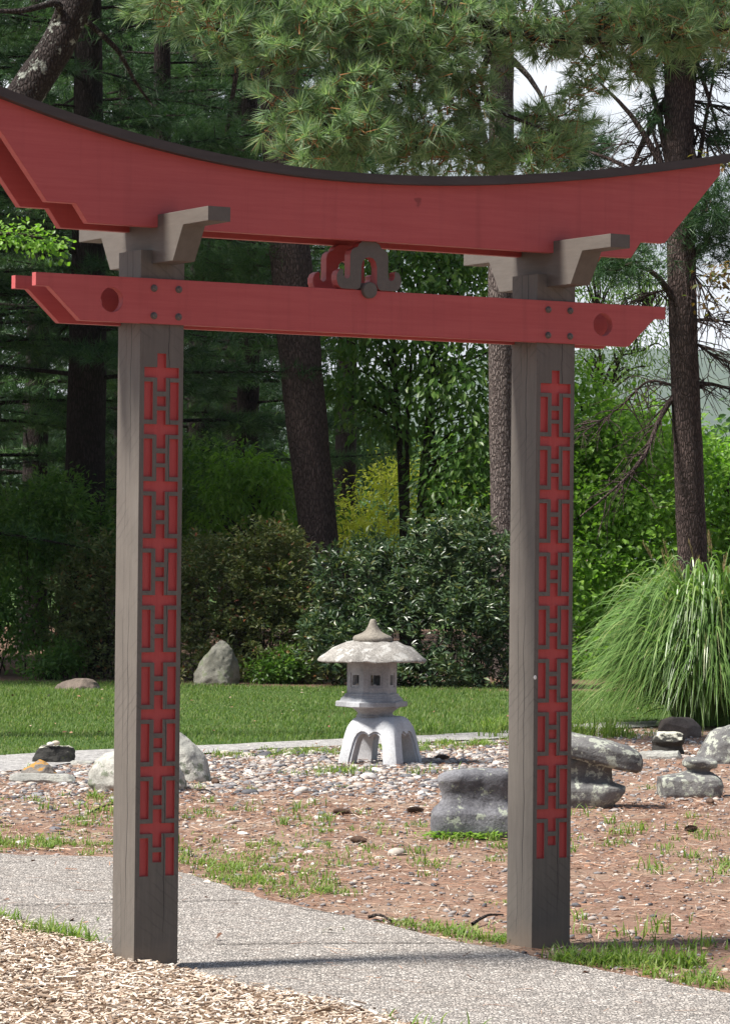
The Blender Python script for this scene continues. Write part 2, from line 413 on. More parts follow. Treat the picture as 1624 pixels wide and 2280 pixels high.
PATH_FAR = rough_line([(-9, 18.9), (-4, 18.5), (-1.95, 18.26), (-1.34, 18.1), (-.94, 17.33), (-.72, 16.76), (-.43, 15.92), (.05, 15.05), (.37, 14.33), (.61, 14.0), (.71, 13.77), (1.04, 13.16), (1.38, 12.65), (2.2, 11.3), (3.6, 9)], .15, .012, 1)
PATH_NEAR = rough_line([(-9, 18.0), (-4, 16.3), (-1.59, 15.05), (-1.35, 14.6), (-1.01, 13.9), (-.72, 13.25), (-.51, 12.8), (-.2, 12.38), (.09, 11.86), (.5, 10.9), (1.3, 9)], .15, .015, 2)
PATH_POLY = PATH_FAR + PATH_NEAR[::-1]
FARP_B = rough_line([(-9, 21.3), (-2.72, 27.4), (-.96, 29.3), (1.23, 31.5), (2.2, 33.2), (4.5, 35.2), (9, 37.5)], .3, .04, 3)
FARP_N = rough_line([(-9, 18.7), (-2.9, 24.6), (-2.1, 26.4), (-.92, 28.2), (1.17, 30.3), (2.1, 32.0), (3.2, 33.4), (9, 36.5)], .3, .05, 4)
FARP_POLY = FARP_B + FARP_N[::-1]
LAWN_FAR = rough_line([(-9, 44.5), (-4.2, 42.6), (-1.2, 41.9), (1.6, 41.2), (4, 41.0), (9, 40.5)], .4, .08, 5)
LAWN_POLY = FARP_B + LAWN_FAR[::-1]
CHIP_EDGE = [(-9, 18.0), (-4, 16.3), (-1.59, 15.0), (-1.35, 14.5), (-1.01, 13.85), (-.72, 13.2), (-.51, 12.75), (-.2, 12.36), (.09, 11.84), (.5, 10.9), (1.3, 9)]
CHIP_POLY = CHIP_EDGE + [(-9, 9)]

def ground_mat():
    m, t, o = new_mat('pine_litter_soil'); v = coords(t)
    n1 = tnoise(t, v, 1.1, 5, .6); n2 = tnoise(t, v, 11, 6, .7); n3 = tnoise(t, v, 90, 4, .7)
    c = mixc(t, ramp(t, n2, [(.3, (0, 0, 0)), (.7, (1, 1, 1))]), (.155, .10, .076), (.31, .20, .15))
    c = mixc(t, ramp(t, n1, [(.48, (0, 0, 0)), (.68, (.7, .7, .7))]), c, (.33, .26, .20))
    c = mixc(t, .6, c, mixc(t, 1., c, ramp(t, n3, [(.3, (.45, .45, .45)), (.52, (1, 1, 1)), (.72, (1.7, 1.7, 1.7))]), 'MULTIPLY'))
    principled(t, o, c, .95, bumpn(t, mixc(t, .5, n2, n3), .6, .03), .1); return m
def lawn_mat():
    m, t, o = new_mat('lawn_soil'); v = coords(t)
    n1 = tnoise(t, v, .7, 4); n2 = tnoise(t, v, 25, 5, .7)
    c = mixc(t, n2, (.03, .06, .015), (.07, .12, .03)); c = mixc(t, ramp(t, n1, [(.55, (0, 0, 0)), (.8, (.6, .6, .6))]), c, (.17, .16, .07))
    principled(t, o, c, .95, bumpn(t, n2, .6, .03), .1); return m
def path_mat():
    m, t, o = new_mat('exposed_aggregate'); v = coords(t)
    vo = t.nodes.new('ShaderNodeTexVoronoi'); vo.inputs['Scale'].default_value = 70; t.links.new(v, vo.inputs['Vector'])
    ve = t.nodes.new('ShaderNodeTexVoronoi'); ve.feature = 'DISTANCE_TO_EDGE'; ve.inputs['Scale'].default_value = 70; t.links.new(v, ve.inputs['Vector'])
    sp = t.nodes.new('ShaderNodeSeparateColor'); t.links.new(vo.outputs['Color'], sp.inputs[0])
    c = ramp(t, sp.outputs[0], [(0, (.19, .178, .168)), (.35, (.37, .34, .315)), (.7, (.53, .485, .445)), (1, (.70, .66, .61))])
    e = ramp(t, ve.outputs['Distance'], [(.0, (0, 0, 0)), (.16, (1, 1, 1))])
    c = mixc(t, e, (.10, .09, .082), c)
    big = tnoise(t, v, 1.6, 5, .6); mid = tnoise(t, v, 9, 5, .7)
    c = mixc(t, ramp(t, big, [(.45, (0, 0, 0)), (.72, (.5, .5, .5))]), c, mixc(t, 1., c, (.72, .69, .66), 'MULTIPLY'))
    c = mixc(t, ramp(t, mid, [(.55, (0, 0, 0)), (.72, (.45, .45, .45))]), c, (.25, .19, .155))
    principled(t, o, c, .8, bumpn(t, e, .8, .006), .3); return m
def grav_mat():
    m, t, o = new_mat('fine_gravel'); v = coords(t)
    vo = t.nodes.new('ShaderNodeTexVoronoi'); vo.inputs['Scale'].default_value = 45; t.links.new(v, vo.inputs['Vector'])
    sp = t.nodes.new('ShaderNodeSeparateColor'); t.links.new(vo.outputs['Color'], sp.inputs[0])
    c = ramp(t, sp.outputs[0], [(0, (.17, .165, .165)), (.5, (.29, .28, .275)), (1, (.45, .44, .43))])
    principled(t, o, c, .9, bumpn(t, vo.outputs['Distance'], .8, .01), .2); return m
def chipsoil_mat():
    m, t, o = new_mat('wood_chip_bed'); v = coords(t)
    n2 = tnoise(t, v, 35, 5, .7)
    principled(t, o, ramp(t, n2, [(.3, (.10, .065, .042)), (.55, (.32, .22, .15)), (.75, (.52, .40, .29))]), .95, bumpn(t, n2, 1, .03), .1); return m
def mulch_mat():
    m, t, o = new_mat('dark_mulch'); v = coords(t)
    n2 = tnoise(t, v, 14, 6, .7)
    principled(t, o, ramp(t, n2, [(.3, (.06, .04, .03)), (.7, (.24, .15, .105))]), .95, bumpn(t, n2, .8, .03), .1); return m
def hill_mat():
    m, t, o = new_mat('wooded_hill'); v = coords(t, kind='Object')
    n2 = tnoise(t, v, .03, 6, .7)
    principled(t, o, ramp(t, n2, [(.35, (.03, .055, .03)), (.7, (.07, .11, .05))]), .95, None, .1); return m

GM = ground_mat()
big = 4000.0
g = link('ground', poly_mesh('ground', [(-big, -150), (big, -150), (big, 8000), (-big, 8000)], 0), GM); tag(g, 'brown pine needle litter and bare soil of the garden bed', 'ground', kind='structure')
lw = link('lawn', poly_mesh('lawn', LAWN_POLY, .008), lawn_mat()); tag(lw, 'mown green lawn behind the stone lantern', 'lawn', kind='structure')
mb = link('mulch_ground', poly_mesh('mulch_ground', LAWN_FAR + [(9, 75), (-14, 75), (-14, 44)], .004), mulch_mat()); tag(mb, 'shaded brown mulch under the shrubs and pines', 'ground', kind='structure')
md = link('meadow_ground', poly_mesh('meadow_ground', [(-400, 76), (400, 76), (400, 900), (-400, 900)], .006), lawn_mat()); tag(md, 'green ground beyond the trees', 'ground', kind='structure')
pt = link('path', poly_mesh('path', PATH_POLY, .014), path_mat()); tag(pt, 'curving path of exposed pebble concrete passing through the gate', 'path', kind='structure')
fp = link('gravel_path', poly_mesh('gravel_path', FARP_POLY, .012), grav_mat()); tag(fp, 'narrow grey gravel path along the lawn edge', 'path', kind='structure')

# joints between the path slabs
def path_joint(a, b, wd=.008):
    pts = rough_line([a, b], .08, .006, int(abs(a[0] * 100)))
    V = [(x, y - wd, .018) for x, y in pts] + [(x, y + wd, .018) for x, y in pts]
    n = len(pts); me = bpy.data.meshes.new('joint'); me.from_pydata(V, [], [(i, i + 1, n + i + 1, n + i) for i in range(n - 1)]); me.update()
    return me
JM, t_, o_ = new_mat('joint_dirt'); principled(t_, o_, (.06, .05, .045), .95)
for a, b in (((-.52, 15.9), (-1.6, 15.55)), ((-.30, 15.55), (.02, 15.13)), ((-.60, 14.08), (.43, 14.22)), ((-2.9, 17.75), (-1.75, 17.72))):
    j = link('path_joint', path_joint(a, b), JM, pt); j['kind'] = 'structure'

# mound of wood chips: a real raised bank beside the path
def seg_dist(pts, X, Y):
    d = np.full(X.shape, 1e9)
    for (x1, y1), (x2, y2) in zip(pts[:-1], pts[1:]):
        dx, dy = x2 - x1, y2 - y1; t = np.clip(((X - x1) * dx + (Y - y1) * dy) / (dx * dx + dy * dy), 0, 1)
        d = np.minimum(d, np.hypot(X - x1 - t * dx, Y - y1 - t * dy))
    return d
def sst(x): x = np.clip(x, 0, 1); return x * x * (3 - 2 * x)
def chip_h(X, Y):
    d = seg_dist(CHIP_EDGE, X, Y); ins = inside(CHIP_POLY, X, Y)
    b = .016 + .028 * sst(d / .18) + .07 * sst(d / 1.2) + .010 * np.sin(X * 5.1 + 1) * np.sin(Y * 4.3) * sst(d / .3)
    return np.where(ins, b, np.maximum(.016 - d * .8, -.02))
gx = np.linspace(-5, 1.6, 133); gy = np.linspace(9, 18, 181)
GX, GY = np.meshgrid(gx, gy); GZ = chip_h(GX, GY)
nx, ny = len(gx), len(gy)
idx = np.arange(nx * ny).reshape(ny, nx)
Fq = np.stack([idx[:-1, :-1], idx[:-1, 1:], idx[1:, 1:], idx[1:, :-1]], -1).reshape(-1, 4)
keep = (GZ.ravel()[Fq] > -.015).all(1)
cb = link('chip_ground', np_mesh('chip_ground', np.stack([GX, GY, GZ], -1), Fq[keep], True), chipsoil_mat()); tag(cb, 'low bank of pale wood chip mulch beside the path', 'ground', kind='structure')

# far wooded hill
def hill_me():
    xs = np.linspace(-3600, 3600, 90); ys = np.linspace(4600, 7600, 24)
    X, Y = np.meshgrid(xs, ys); u = (Y - 4600) / 3000
    Z = (282 + 60 * np.sin(X * .0011 + 1.0) + 26 * np.sin(X * .0035) + .02 * X) * np.sin(np.clip(u, 0, 1) * math.pi) ** .8 - 3
    idx = np.arange(X.size).reshape(X.shape)
    Fh = np.stack([idx[:-1, :-1], idx[:-1, 1:], idx[1:, 1:], idx[1:, :-1]], -1).reshape(-1, 4)
    return np_mesh('hill', np.stack([X, Y, Z], -1), Fh, True)
hl = link('hill', hill_me(), hill_mat()); tag(hl, 'distant wooded hill fading to blue', 'hill', kind='structure')

# ------------------------------------------------------------------ the gate
GATE_YAW, GX0, GY0, GD, PS = .5371, -.8784, 13.1389, 1.8472, .19
GC = (GD + PS) / 2
gate = thing('garden_gate', 'red and grey timber torii gate with curved top beam over the path', 'gate', (GX0, GY0, 0), GATE_YAW)

def prism(name, loops, v0, v1, mat, parent, loc=None):
    """outline (and holes) in the u-z plane, extruded from front v0 to back v1 (v points to the viewer)"""
    flat = [p for lp in loops for p in lp]
    tri = tessellate_polygon([[Vector((u, z, 0)) for u, z in lp] for lp in loops])
    n = len(flat)
    V = [(u, -v0, z) for u, z in flat] + [(u, -v1, z) for u, z in flat]
    bm = bmesh.new(); vs = [bm.verts.new(v) for v in V]
    for a, b, c in tri:
        try:
            bm.faces.new((vs[a], vs[b], vs[c])); bm.faces.new((vs[n + c], vs[n + b], vs[n + a]))
        except ValueError: pass
    k = 0
    for lp in loops:
        m = len(lp)
        for i in range(m):
            a, b = k + i, k + (i + 1) % m
            bm.faces.new((vs[a], vs[b], vs[n + b], vs[n + a]))
        k += m
    bmesh.ops.recalc_face_normals(bm, faces=bm.faces)
    me = bpy.data.meshes.new(name); bm.to_mesh(me); bm.free()
    return link(name, me, mat, parent, loc)

def circle(u, z, r, n=28): return [(u + r * math.cos(2 * math.pi * i / n), z + r * math.sin(2 * math.pi * i / n)) for i in range(n)]

# posts with carved, red-painted inlays
ZT, PER, REC = 2.4161, .2220, .012
US = [0, .105, .30, .40, .60, .70, .895, 1.0]
def post(u0):
    base, top = -.15, 2.817
    zs = [base]
    cells = []
    for k in range(8, -1, -1):
        z = ZT - k * PER
        if k == 8: zs += [z - 1.167 * PER]
    zset = set([base, top])
    for k in range(9):
        z = ZT - k * PER
        for q in (0, .245, .426, .5, .667, .754, .928, 1.0, 1.167): zset.add(round(z - q * PER, 5))
    zl = sorted(zset)
    def red(i, zc):
        for k in range(9):
            q = (ZT - k * PER - zc) / PER
            if 0 < q < .667 and i == 3: return ('c', k)
            if .245 < q < .426 and 1 <= i <= 5: return ('c', k)
            if .5 < q < 1.167 and i in (1, 5): return ('r', k, i)
            if .754 < q < .928 and i == 3: return ('s', k)
        return None
    U = [q * PS for q in US]
    nz = len(zl); kind = {}
    for i in range(7):
        for j in range(nz - 1): kind[i, j] = red(i, (zl[j] + zl[j + 1]) / 2)
    V, Fc = [], []
    def quad(*p):
        b = len(V); V.extend(p); Fc.append((b, b + 1, b + 2, b + 3))
    inl = {}
    def iq(key, *p):
        d = inl.setdefault(key, ([], [])); b = len(d[0]); d[0].extend(p); d[1].append((b, b + 1, b + 2, b + 3))
    for i in range(7):
        for j in range(nz - 1):
            a, b, c, d = U[i], U[i + 1], zl[j], zl[j + 1]; k = kind[i, j]
            if k is None: quad((a, 0, c), (b, 0, c), (b, 0, d), (a, 0, d))
            else:
                iq(k, (a, REC, c), (b, REC, c), (b, REC, d), (a, REC, d))
                for di, dj, e in ((-1, 0, ((a, 0, c), (a, REC, c), (a, REC, d), (a, 0, d))), (1, 0, ((b, REC, c), (b, 0, c), (b, 0, d), (b, REC, d))),
                                  (0, -1, ((a, 0, c), (b, 0, c), (b, REC, c), (a, REC, c))), (0, 1, ((a, REC, d), (b, REC, d), (b, 0, d), (a, 0, d)))):
                    if kind.get((i + di, j + dj)) != k: iq(k, *e)
    s = PS
    for j in range(nz - 1):
        c, d = zl[j], zl[j + 1]
        quad((0, s, c), (0, 0, c), (0, 0, d), (0, s, d)); quad((s, 0, c), (s, s, c), (s, s, d), (s, 0, d)); quad((s, s, c), (0, s, c), (0, s, d), (s, s, d))
    for i in range(7): quad((U[i], 0, top), (U[i + 1], 0, top), (U[i + 1], s, top), (U[i], s, top))
    def mk(nm, V, Fc):
        bm = bmesh.new(); vs = [bm.verts.new(v) for v in V]
        for f in Fc: bm.faces.new([vs[q] for q in f])
        bmesh.ops.remove_doubles(bm, verts=bm.verts, dist=1e-5)
        me = bpy.data.meshes.new(nm); bm.to_mesh(me); bm.free(); return me
    po = link('post', mk('post', V, Fc), GREY, gate, (u0, 0, 0))
    nm = {'c': 'cross_inlay', 'r': 'bar_inlay', 's': 'square_inlay'}
    for k, (v, f) in inl.items(): link(nm[k[0]], mk(nm[k[0]], v, f), RED2, po)
    return po
post(0.0); po2 = post(GD)
WHITE, t_, o_ = new_mat('white_paint_fleck'); principled(t_, o_, (.8, .8, .78), .6)
bm = bmesh.new(); bmesh.ops.create_icosphere(bm, subdivisions=2, radius=.0075); fk = bpy.data.meshes.new('paint_fleck'); bm.to_mesh(fk); bm.free()
fo_ = link('paint_fleck', fk, WHITE, po2, (.005, 0, 1.1355)); fo_.scale = (1, .3, 1.25); fo_['label'] = 'small white fleck on the corner of the right post'

# lower tie beams, one board each side of the posts
def tie(v0, v1):
    a, b = -.455, GD + PS + .455
    top = 2.706
    lp = [(a, top), (a, 2.655), (a + .055, 2.655), (a + .19, 2.530), (b - .19, 2.530), (b - .055, 2.655), (b, 2.655), (b, top)]
    o = prism('tie_beam', [lp, circle(-.132, 2.615, .048)[::-1], circle(GD + PS + .132, 2.617, .048)[::-1]], v0, v1, RED, gate)
    return o
tb1 = tie(.015, -.020); tb2 = tie(-.170, -.205)
def bolt_me():
    bm = bmesh.new()
    prof = [(.0145, .0), (.0145, .003), (.0115, .004), (.0115, .008), (.008, .0125), (.0, .014)]
    n = 12; rings = []
    for r, h in prof[:-1]: rings.append([bm.verts.new((r * math.cos(2 * math.pi * i / n), -h, r * math.sin(2 * math.pi * i / n))) for i in range(n)])
    for p, q in zip(rings[:-1], rings[1:]):
        for i in range(n): bm.faces.new((p[i], p[(i + 1) % n], q[(i + 1) % n], q[i]))
    c = bm.verts.new((0, -prof[-1][1], 0))
    for i in range(n): bm.faces.new((rings[-1][i], rings[-1][(i + 1) % n], c))
    bmesh.ops.recalc_face_normals(bm, faces=bm.faces)
    me = bpy.data.meshes.new('bolt'); bm.to_mesh(me); bm.free(); return me
bme = bolt_me()
for uu in (.050, .158, GD + .045, GD + .155):
    for zz in (2.668, 2.561):
        o = link('bolt', bme, STEEL, tb1, (uu, -.015, zz))
        o = link('bolt', bme, STEEL, tb2, (uu, .205, zz)); o.rotation_euler = (0, 0, math.pi)

# curved upper beam: two boards under a cap
def crv(u): d = u - .9; return 3.137 + (.094 * d * d if d < 0 else .074 * d * d - .0085 * d ** 3)
def lintel(v0, v1):
    aL, aR = GC - 1.765, GC + 1.733
    zt = lambda u: crv(u)
    n = 60
    topl = [(aL + (aR - aL) * i / n, zt(aL + (aR - aL) * i / n)) for i in range(n, -1, -1)]
    c0, e = -.252, GD + PS
    lp = topl + [(-.426, 2.975), (-.304, 2.975), (-.252, 2.903), (e + .252, 2.903), (e + .304, 2.975), (e + .426, 2.975), (aR, 3.286)]
    return prism('lintel_board', [lp], v0, v1, RED, gate)
lintel(.045, .006); lintel(-.196, -.235)
def cap():
    aL, aR = GC - 1.92, GC + 1.92; n = 70
    us = [aL + (aR - aL) * i / n for i in range(n + 1)]
    lp = [(u, crv(u) - .004) for u in us] + [(u, crv(u) + .033) for u in us[::-1]]
    return prism('roof_cap', [lp], .082, -.272, CAPM, gate)
cap()

# cross brackets on the posts
def bracket(u0):
    c = -PS / 2
    half = [(.555, 2.952), (.555, 2.897), (.352, 2.897), (.270, 2.765)]
    lp = [(c + a, z) for a, z in half] + [(c - a, z) for a, z in half[::-1]]
    V0, V1 = .048, .143
    bm = bmesh.new()
    A = [bm.verts.new((V0, -v, z)) for v, z in lp]; B = [bm.verts.new((V1, -v, z)) for v, z in lp]
    bm.faces.new(A); bm.faces.new(B[::-1])
    n = len(lp)
    for i in range(n): bm.faces.new((A[i], B[i], B[(i + 1) % n], A[(i + 1) % n]))
    bmesh.ops.recalc_face_normals(bm, faces=bm.faces)
    bmesh.ops.triangulate(bm, faces=[f for f in bm.faces if len(f.verts) > 4])
    me = bpy.data.meshes.new('bracket'); bm.to_mesh(me); bm.free()
    return link('bracket', me, GREY2, gate, (u0, 0, 0))
bracket(0); bracket(GD)

# scrolled strut between the beams, front and back, and the peg through it
def strut(v0, v1, mat_front):
    half = [(-.010, 2.9045), (.030, 2.9035), (.048, 2.893), (.056, 2.878), (.070, 2.874), (.084, 2.864), (.0895, 2.845), (.0895, 2.765), (.094, 2.752), (.106, 2.748), (.117, 2.756), (.121, 2.768), (.119, 2.782), (.128, 2.788),
            (.143, 2.779), (.151, 2.762), (.151, 2.742), (.145, 2.722), (.132, 2.710), (.118, 2.7075), (.055, 2.7075), (.043, 2.714), (.037, 2.730), (.036, 2.800), (.030, 2.822), (.018, 2.835)]
    lp = [(GC + a, z) for a, z in half[1:]] + [(GC, 2.839)] + [(GC - a, z) for a, z in half[:0:-1]]
    o = prism('scroll_strut', [lp], v0, v1, RED, gate)
    o.data.materials.append(GREY2)
    for p in o.data.polygons:
        if abs(p.normal.y) > .9 and ((p.center.y < -v0 + .001) == mat_front) and (p.center.y < -v0 + .001 or p.center.y > -v1 - .001):
            p.material_index = 1
    return o
strut(.022, -.022, True); strut(-.168, -.212, False)
def peg():
    bm = bmesh.new(); n = 24; r = .033
    rings = [[bm.verts.new((GC + rr * math.cos(2 * math.pi * i / n), y, 2.706 + rr * math.sin(2 * math.pi * i / n))) for i in range(n)] for rr, y in ((r - .003, -.034), (r, -.031), (r, .221), (r - .003, .224))]
    for p, q in zip(rings[:-1], rings[1:]):
        for i in range(n): bm.faces.new((p[i], p[(i + 1) % n], q[(i + 1) % n], q[i]))
    bm.faces.new(rings[0]); bm.faces.new(rings[-1][::-1])
    bmesh.ops.recalc_face_normals(bm, faces=bm.faces)
    me = bpy.data.meshes.new('peg'); bm.to_mesh(me); bm.free(); link('peg', me, GREY2, gate)
peg()

# ------------------------------------------------------------------ stone lantern
LX, LY = .137, 26.72
lan = thing('stone_lantern', 'weathered grey stone lantern on four arched legs', 'lantern', (LX, LY, 0))
def hexring(Rr, z, rot, n=6, bulge=0.0, sub=6, dx=0.0):
    o = []
    for k in range(n):
        a0, a1 = rot + k * 2 * math.pi / n, rot + (k + 1) * 2 * math.pi / n
        p0 = np.array([math.cos(a0), math.sin(a0)]); p1 = np.array([math.cos(a1), math.sin(a1)])
        for s in range(sub):
            t = s / sub; q = p0 * (1 - t) + p1 * t
            q = q * (1 + bulge * math.sin(math.pi * t))
            o.append((dx + Rr * q[0], Rr * q[1], z))
    return o
def loft(name, rings, mat, parent, amp=0.0, smooth=True, seed=0, cap=True, fr=9.0, loc=None):
    bm = bmesh.new(); n = len(rings[0])
    vs = [[bm.verts.new(p) for p in r] for r in rings]
    for a, b in zip(vs[:-1], vs[1:]):
        for i in range(n): bm.faces.new((a[i], a[(i + 1) % n], b[(i + 1) % n], b[i]))
    if cap: bm.faces.new(vs[0][::-1]); bm.faces.new(vs[-1])
    bmesh.ops.recalc_face_normals(bm, faces=bm.faces)
    if amp:
        for v in bm.verts:
            v.co += Vector(noise.noise_vector(v.co * fr + Vector((seed, 0, 0)))) * amp + Vector(noise.noise_vector(v.co * fr * 3 + Vector((seed, 5, 0)))) * amp * .45
    me = bpy.data.meshes.new(name); bm.to_mesh(me); bm.free()
    for p in me.polygons: p.use_smooth = smooth
    return link(name, me, mat, parent, loc)
def boolean(o, cutters, op='DIFFERENCE'):
    for c in cutters:
        md_ = o.modifiers.new('b', 'BOOLEAN'); md_.operation = op; md_.object = c; md_.solver = 'EXACT'
    bpy.context.view_layer.update()
    dg = bpy.context.evaluated_depsgraph_get()
    me = bpy.data.meshes.new_from_object(o.evaluated_get(dg))
    o.modifiers.clear(); o.data = me
    for c in cutters: bpy.data.objects.remove(c, do_unlink=True)
    return o
def sqring(a, z, ex, rot, n=72):
    o = []
    for i in range(n):
        t = 2 * math.pi * i / n
        c, s = math.cos(t), math.sin(t)
        r = a / (abs(c) ** ex + abs(s) ** ex) ** (1 / ex)
        x, y = r * c, r * s
        o.append((x * math.cos(rot) - y * math.sin(rot), x * math.sin(rot) + y * math.cos(rot), z))
    return o
BROT = R(20.9 - 45)
prof = [(.272, -.03), (.266, .03), (.253, .10), (.240, .17), (.226, .24), (.211, .29), (.195, .325), (.178, .350), (.155, .366), (.13, .372)]
legs = loft('leg_base', [sqring(a, z, 9 if z < .3 else 7, BROT) for a, z in prof], LEG_LIT, lan)
def arch_prism(sc, y0, y1, rot, tilt=0.0, zoff=0.0):
    """cusped arch cut: two lobes meeting in a point"""
    h = [(.152, -.1), (.132, .06), (.116, .15), (.104, .195), (.086, .226), (.062, .242), (.036, .242), (.014, .230), (0, .218)]
    lp = [(x * sc, z * (1 if z < 0 else 1 + (sc - 1) * .5) + zoff) for x, z in h] + [(-x * sc, z * (1 if z < 0 else 1 + (sc - 1) * .5) + zoff) for x, z in h[-2::-1]]
    bm = bmesh.new(); n = len(lp)
    def P(x, y, z): y = y + tilt * z; return (x * math.cos(rot) - y * math.sin(rot), x * math.sin(rot) + y * math.cos(rot), z)
    A = [bm.verts.new(P(x, y0, z)) for x, z in lp]; B = [bm.verts.new(P(x, y1, z)) for x, z in lp]
    bm.faces.new(A); bm.faces.new(B[::-1])
    for i in range(n): bm.faces.new((A[i], B[i], B[(i + 1) % n], A[(i + 1) % n]))
    bmesh.ops.recalc_face_normals(bm, faces=bm.faces)
    bmesh.ops.triangulate(bm, faces=bm.faces)
    me = bpy.data.meshes.new('cut'); bm.to_mesh(me); bm.free()
    o = bpy.data.objects.new('cut', me); COL.objects.link(o); o.location = (LX, LY, 0); return o
bpy.context.view_layer.update()
cuts = [arch_prism(1.0, -.4, .4, BROT), arch_prism(1.0, -.4, .4, BROT + math.pi / 2)]
for k in range(4): cuts.append(arch_prism(1.15, -.32, -.2585, BROT + k * math.pi / 2, .20))
boolean(legs, cuts)
for p in legs.data.polygons: p.use_smooth = True
legs.data.set_sharp_from_angle(angle=R(32))
UX = -.070
HR = R(10)
ring = loft('neck_ring', [[(UX * .6 + r * math.cos(a), r * math.sin(a), z) for a in np.linspace(0, 2 * math.pi, 48, endpoint=False)] for r, z in ((.150, .366), (.150, .378), (.140, .384), (.138, .395), (.152, .415), (.185, .437), (.2, .446))], CONCRETE, lan, .003)
plat = loft('platform', [hexring(r, z, HR, dx=UX, bulge=b) for r, z, b in ((.19, .438, -.02), (.272, .446, -.02), (.287, .452, -.02), (.287, .482, -.03), (.280, .490, -.02), (.255, .492, 0), (.252, .500, 0), (.245, .514, 0), (.236, .518, 0), (.228, .530, 0), (.222, .534, 0), (.216, .550, 0))], CONCRETE, lan, .005, False, 3)
fire = loft('light_chamber', [hexring(.199, z, HR, dx=UX) for z in np.linspace(.546, .835, 9)], CONCRETE, lan, .0015, False, 5)
def boxcut(w, h, d0, d1, rot, zc):
    bm = bmesh.new(); V = []
    for d in (d0, d1):
        for x, z in ((-w, -h), (w, -h), (w, h), (-w, h)):
            V.append(bm.verts.new((x * math.cos(rot) - d * math.sin(rot) + UX, x * math.sin(rot) + d * math.cos(rot), z + zc)))
    for f in ((0, 1, 2, 3), (7, 6, 5, 4), (0, 4, 5, 1), (1, 5, 6, 2), (2, 6, 7, 3), (3, 7, 4, 0)): bm.faces.new([V[q] for q in f])
    bmesh.ops.recalc_face_normals(bm, faces=bm.faces)
    me = bpy.data.meshes.new('cut'); bm.to_mesh(me); bm.free()
    o = bpy.data.objects.new('cut', me); COL.objects.link(o); o.location = (LX, LY, 0); return o
ap = .199 * math.cos(math.pi / 6)
core = loft('core', [hexring(.155, z, HR, dx=UX) for z in (.60, .80)], CONCRETE, None, loc=(LX, LY, 0))
cuts = [core]
for k in range(6):
    rot = HR + R(30) + k * R(60) + R(90)
    if k % 1 == 0:
        cuts.append(boxcut(.038, .040, -.30, -.10, rot, .658))
        cuts.append(boxcut(.056, .058, -.30, -(ap - .007), rot, .658))
boolean(fire, cuts)
roof_r = []
for r, z, b in ((.15, .812, 0), (.30, .806, .06), (.424, .799, .105), (.434, .804, .105), (.433, .813, .105), (.412, .834, .10), (.372, .868, .10), (.322, .904, .09), (.26, .936, .08), (.20, .956, .07), (.14, .964, .05)):
    roof_r.append([(x, y, zz + (.006 * (1 - abs(math.sin(3 * (math.atan2(y, x - UX) - HR)))) if r > .3 else 0)) for x, y, zz in hexring(r, z, HR, bulge=b, sub=12, dx=UX)])
loft('roof', roof_r, ROOFST, lan, .011, True, 9, fr=14)
fp_ = [(.135, .950), (.150, .957), (.158, .972), (.157, .990), (.145, 1.003), (.115, 1.014), (.084, 1.028), (.061, 1.048), (.045, 1.072), (.033, 1.100), (.027, 1.121), (.019, 1.133), (.006, 1.137)]
loft('finial', [[(UX + .005 + r * math.cos(a), r * math.sin(a), z) for a in np.linspace(0, 2 * math.pi, 40, endpoint=False)] for r, z in fp_], FINIAL, lan, .004, True, 2)

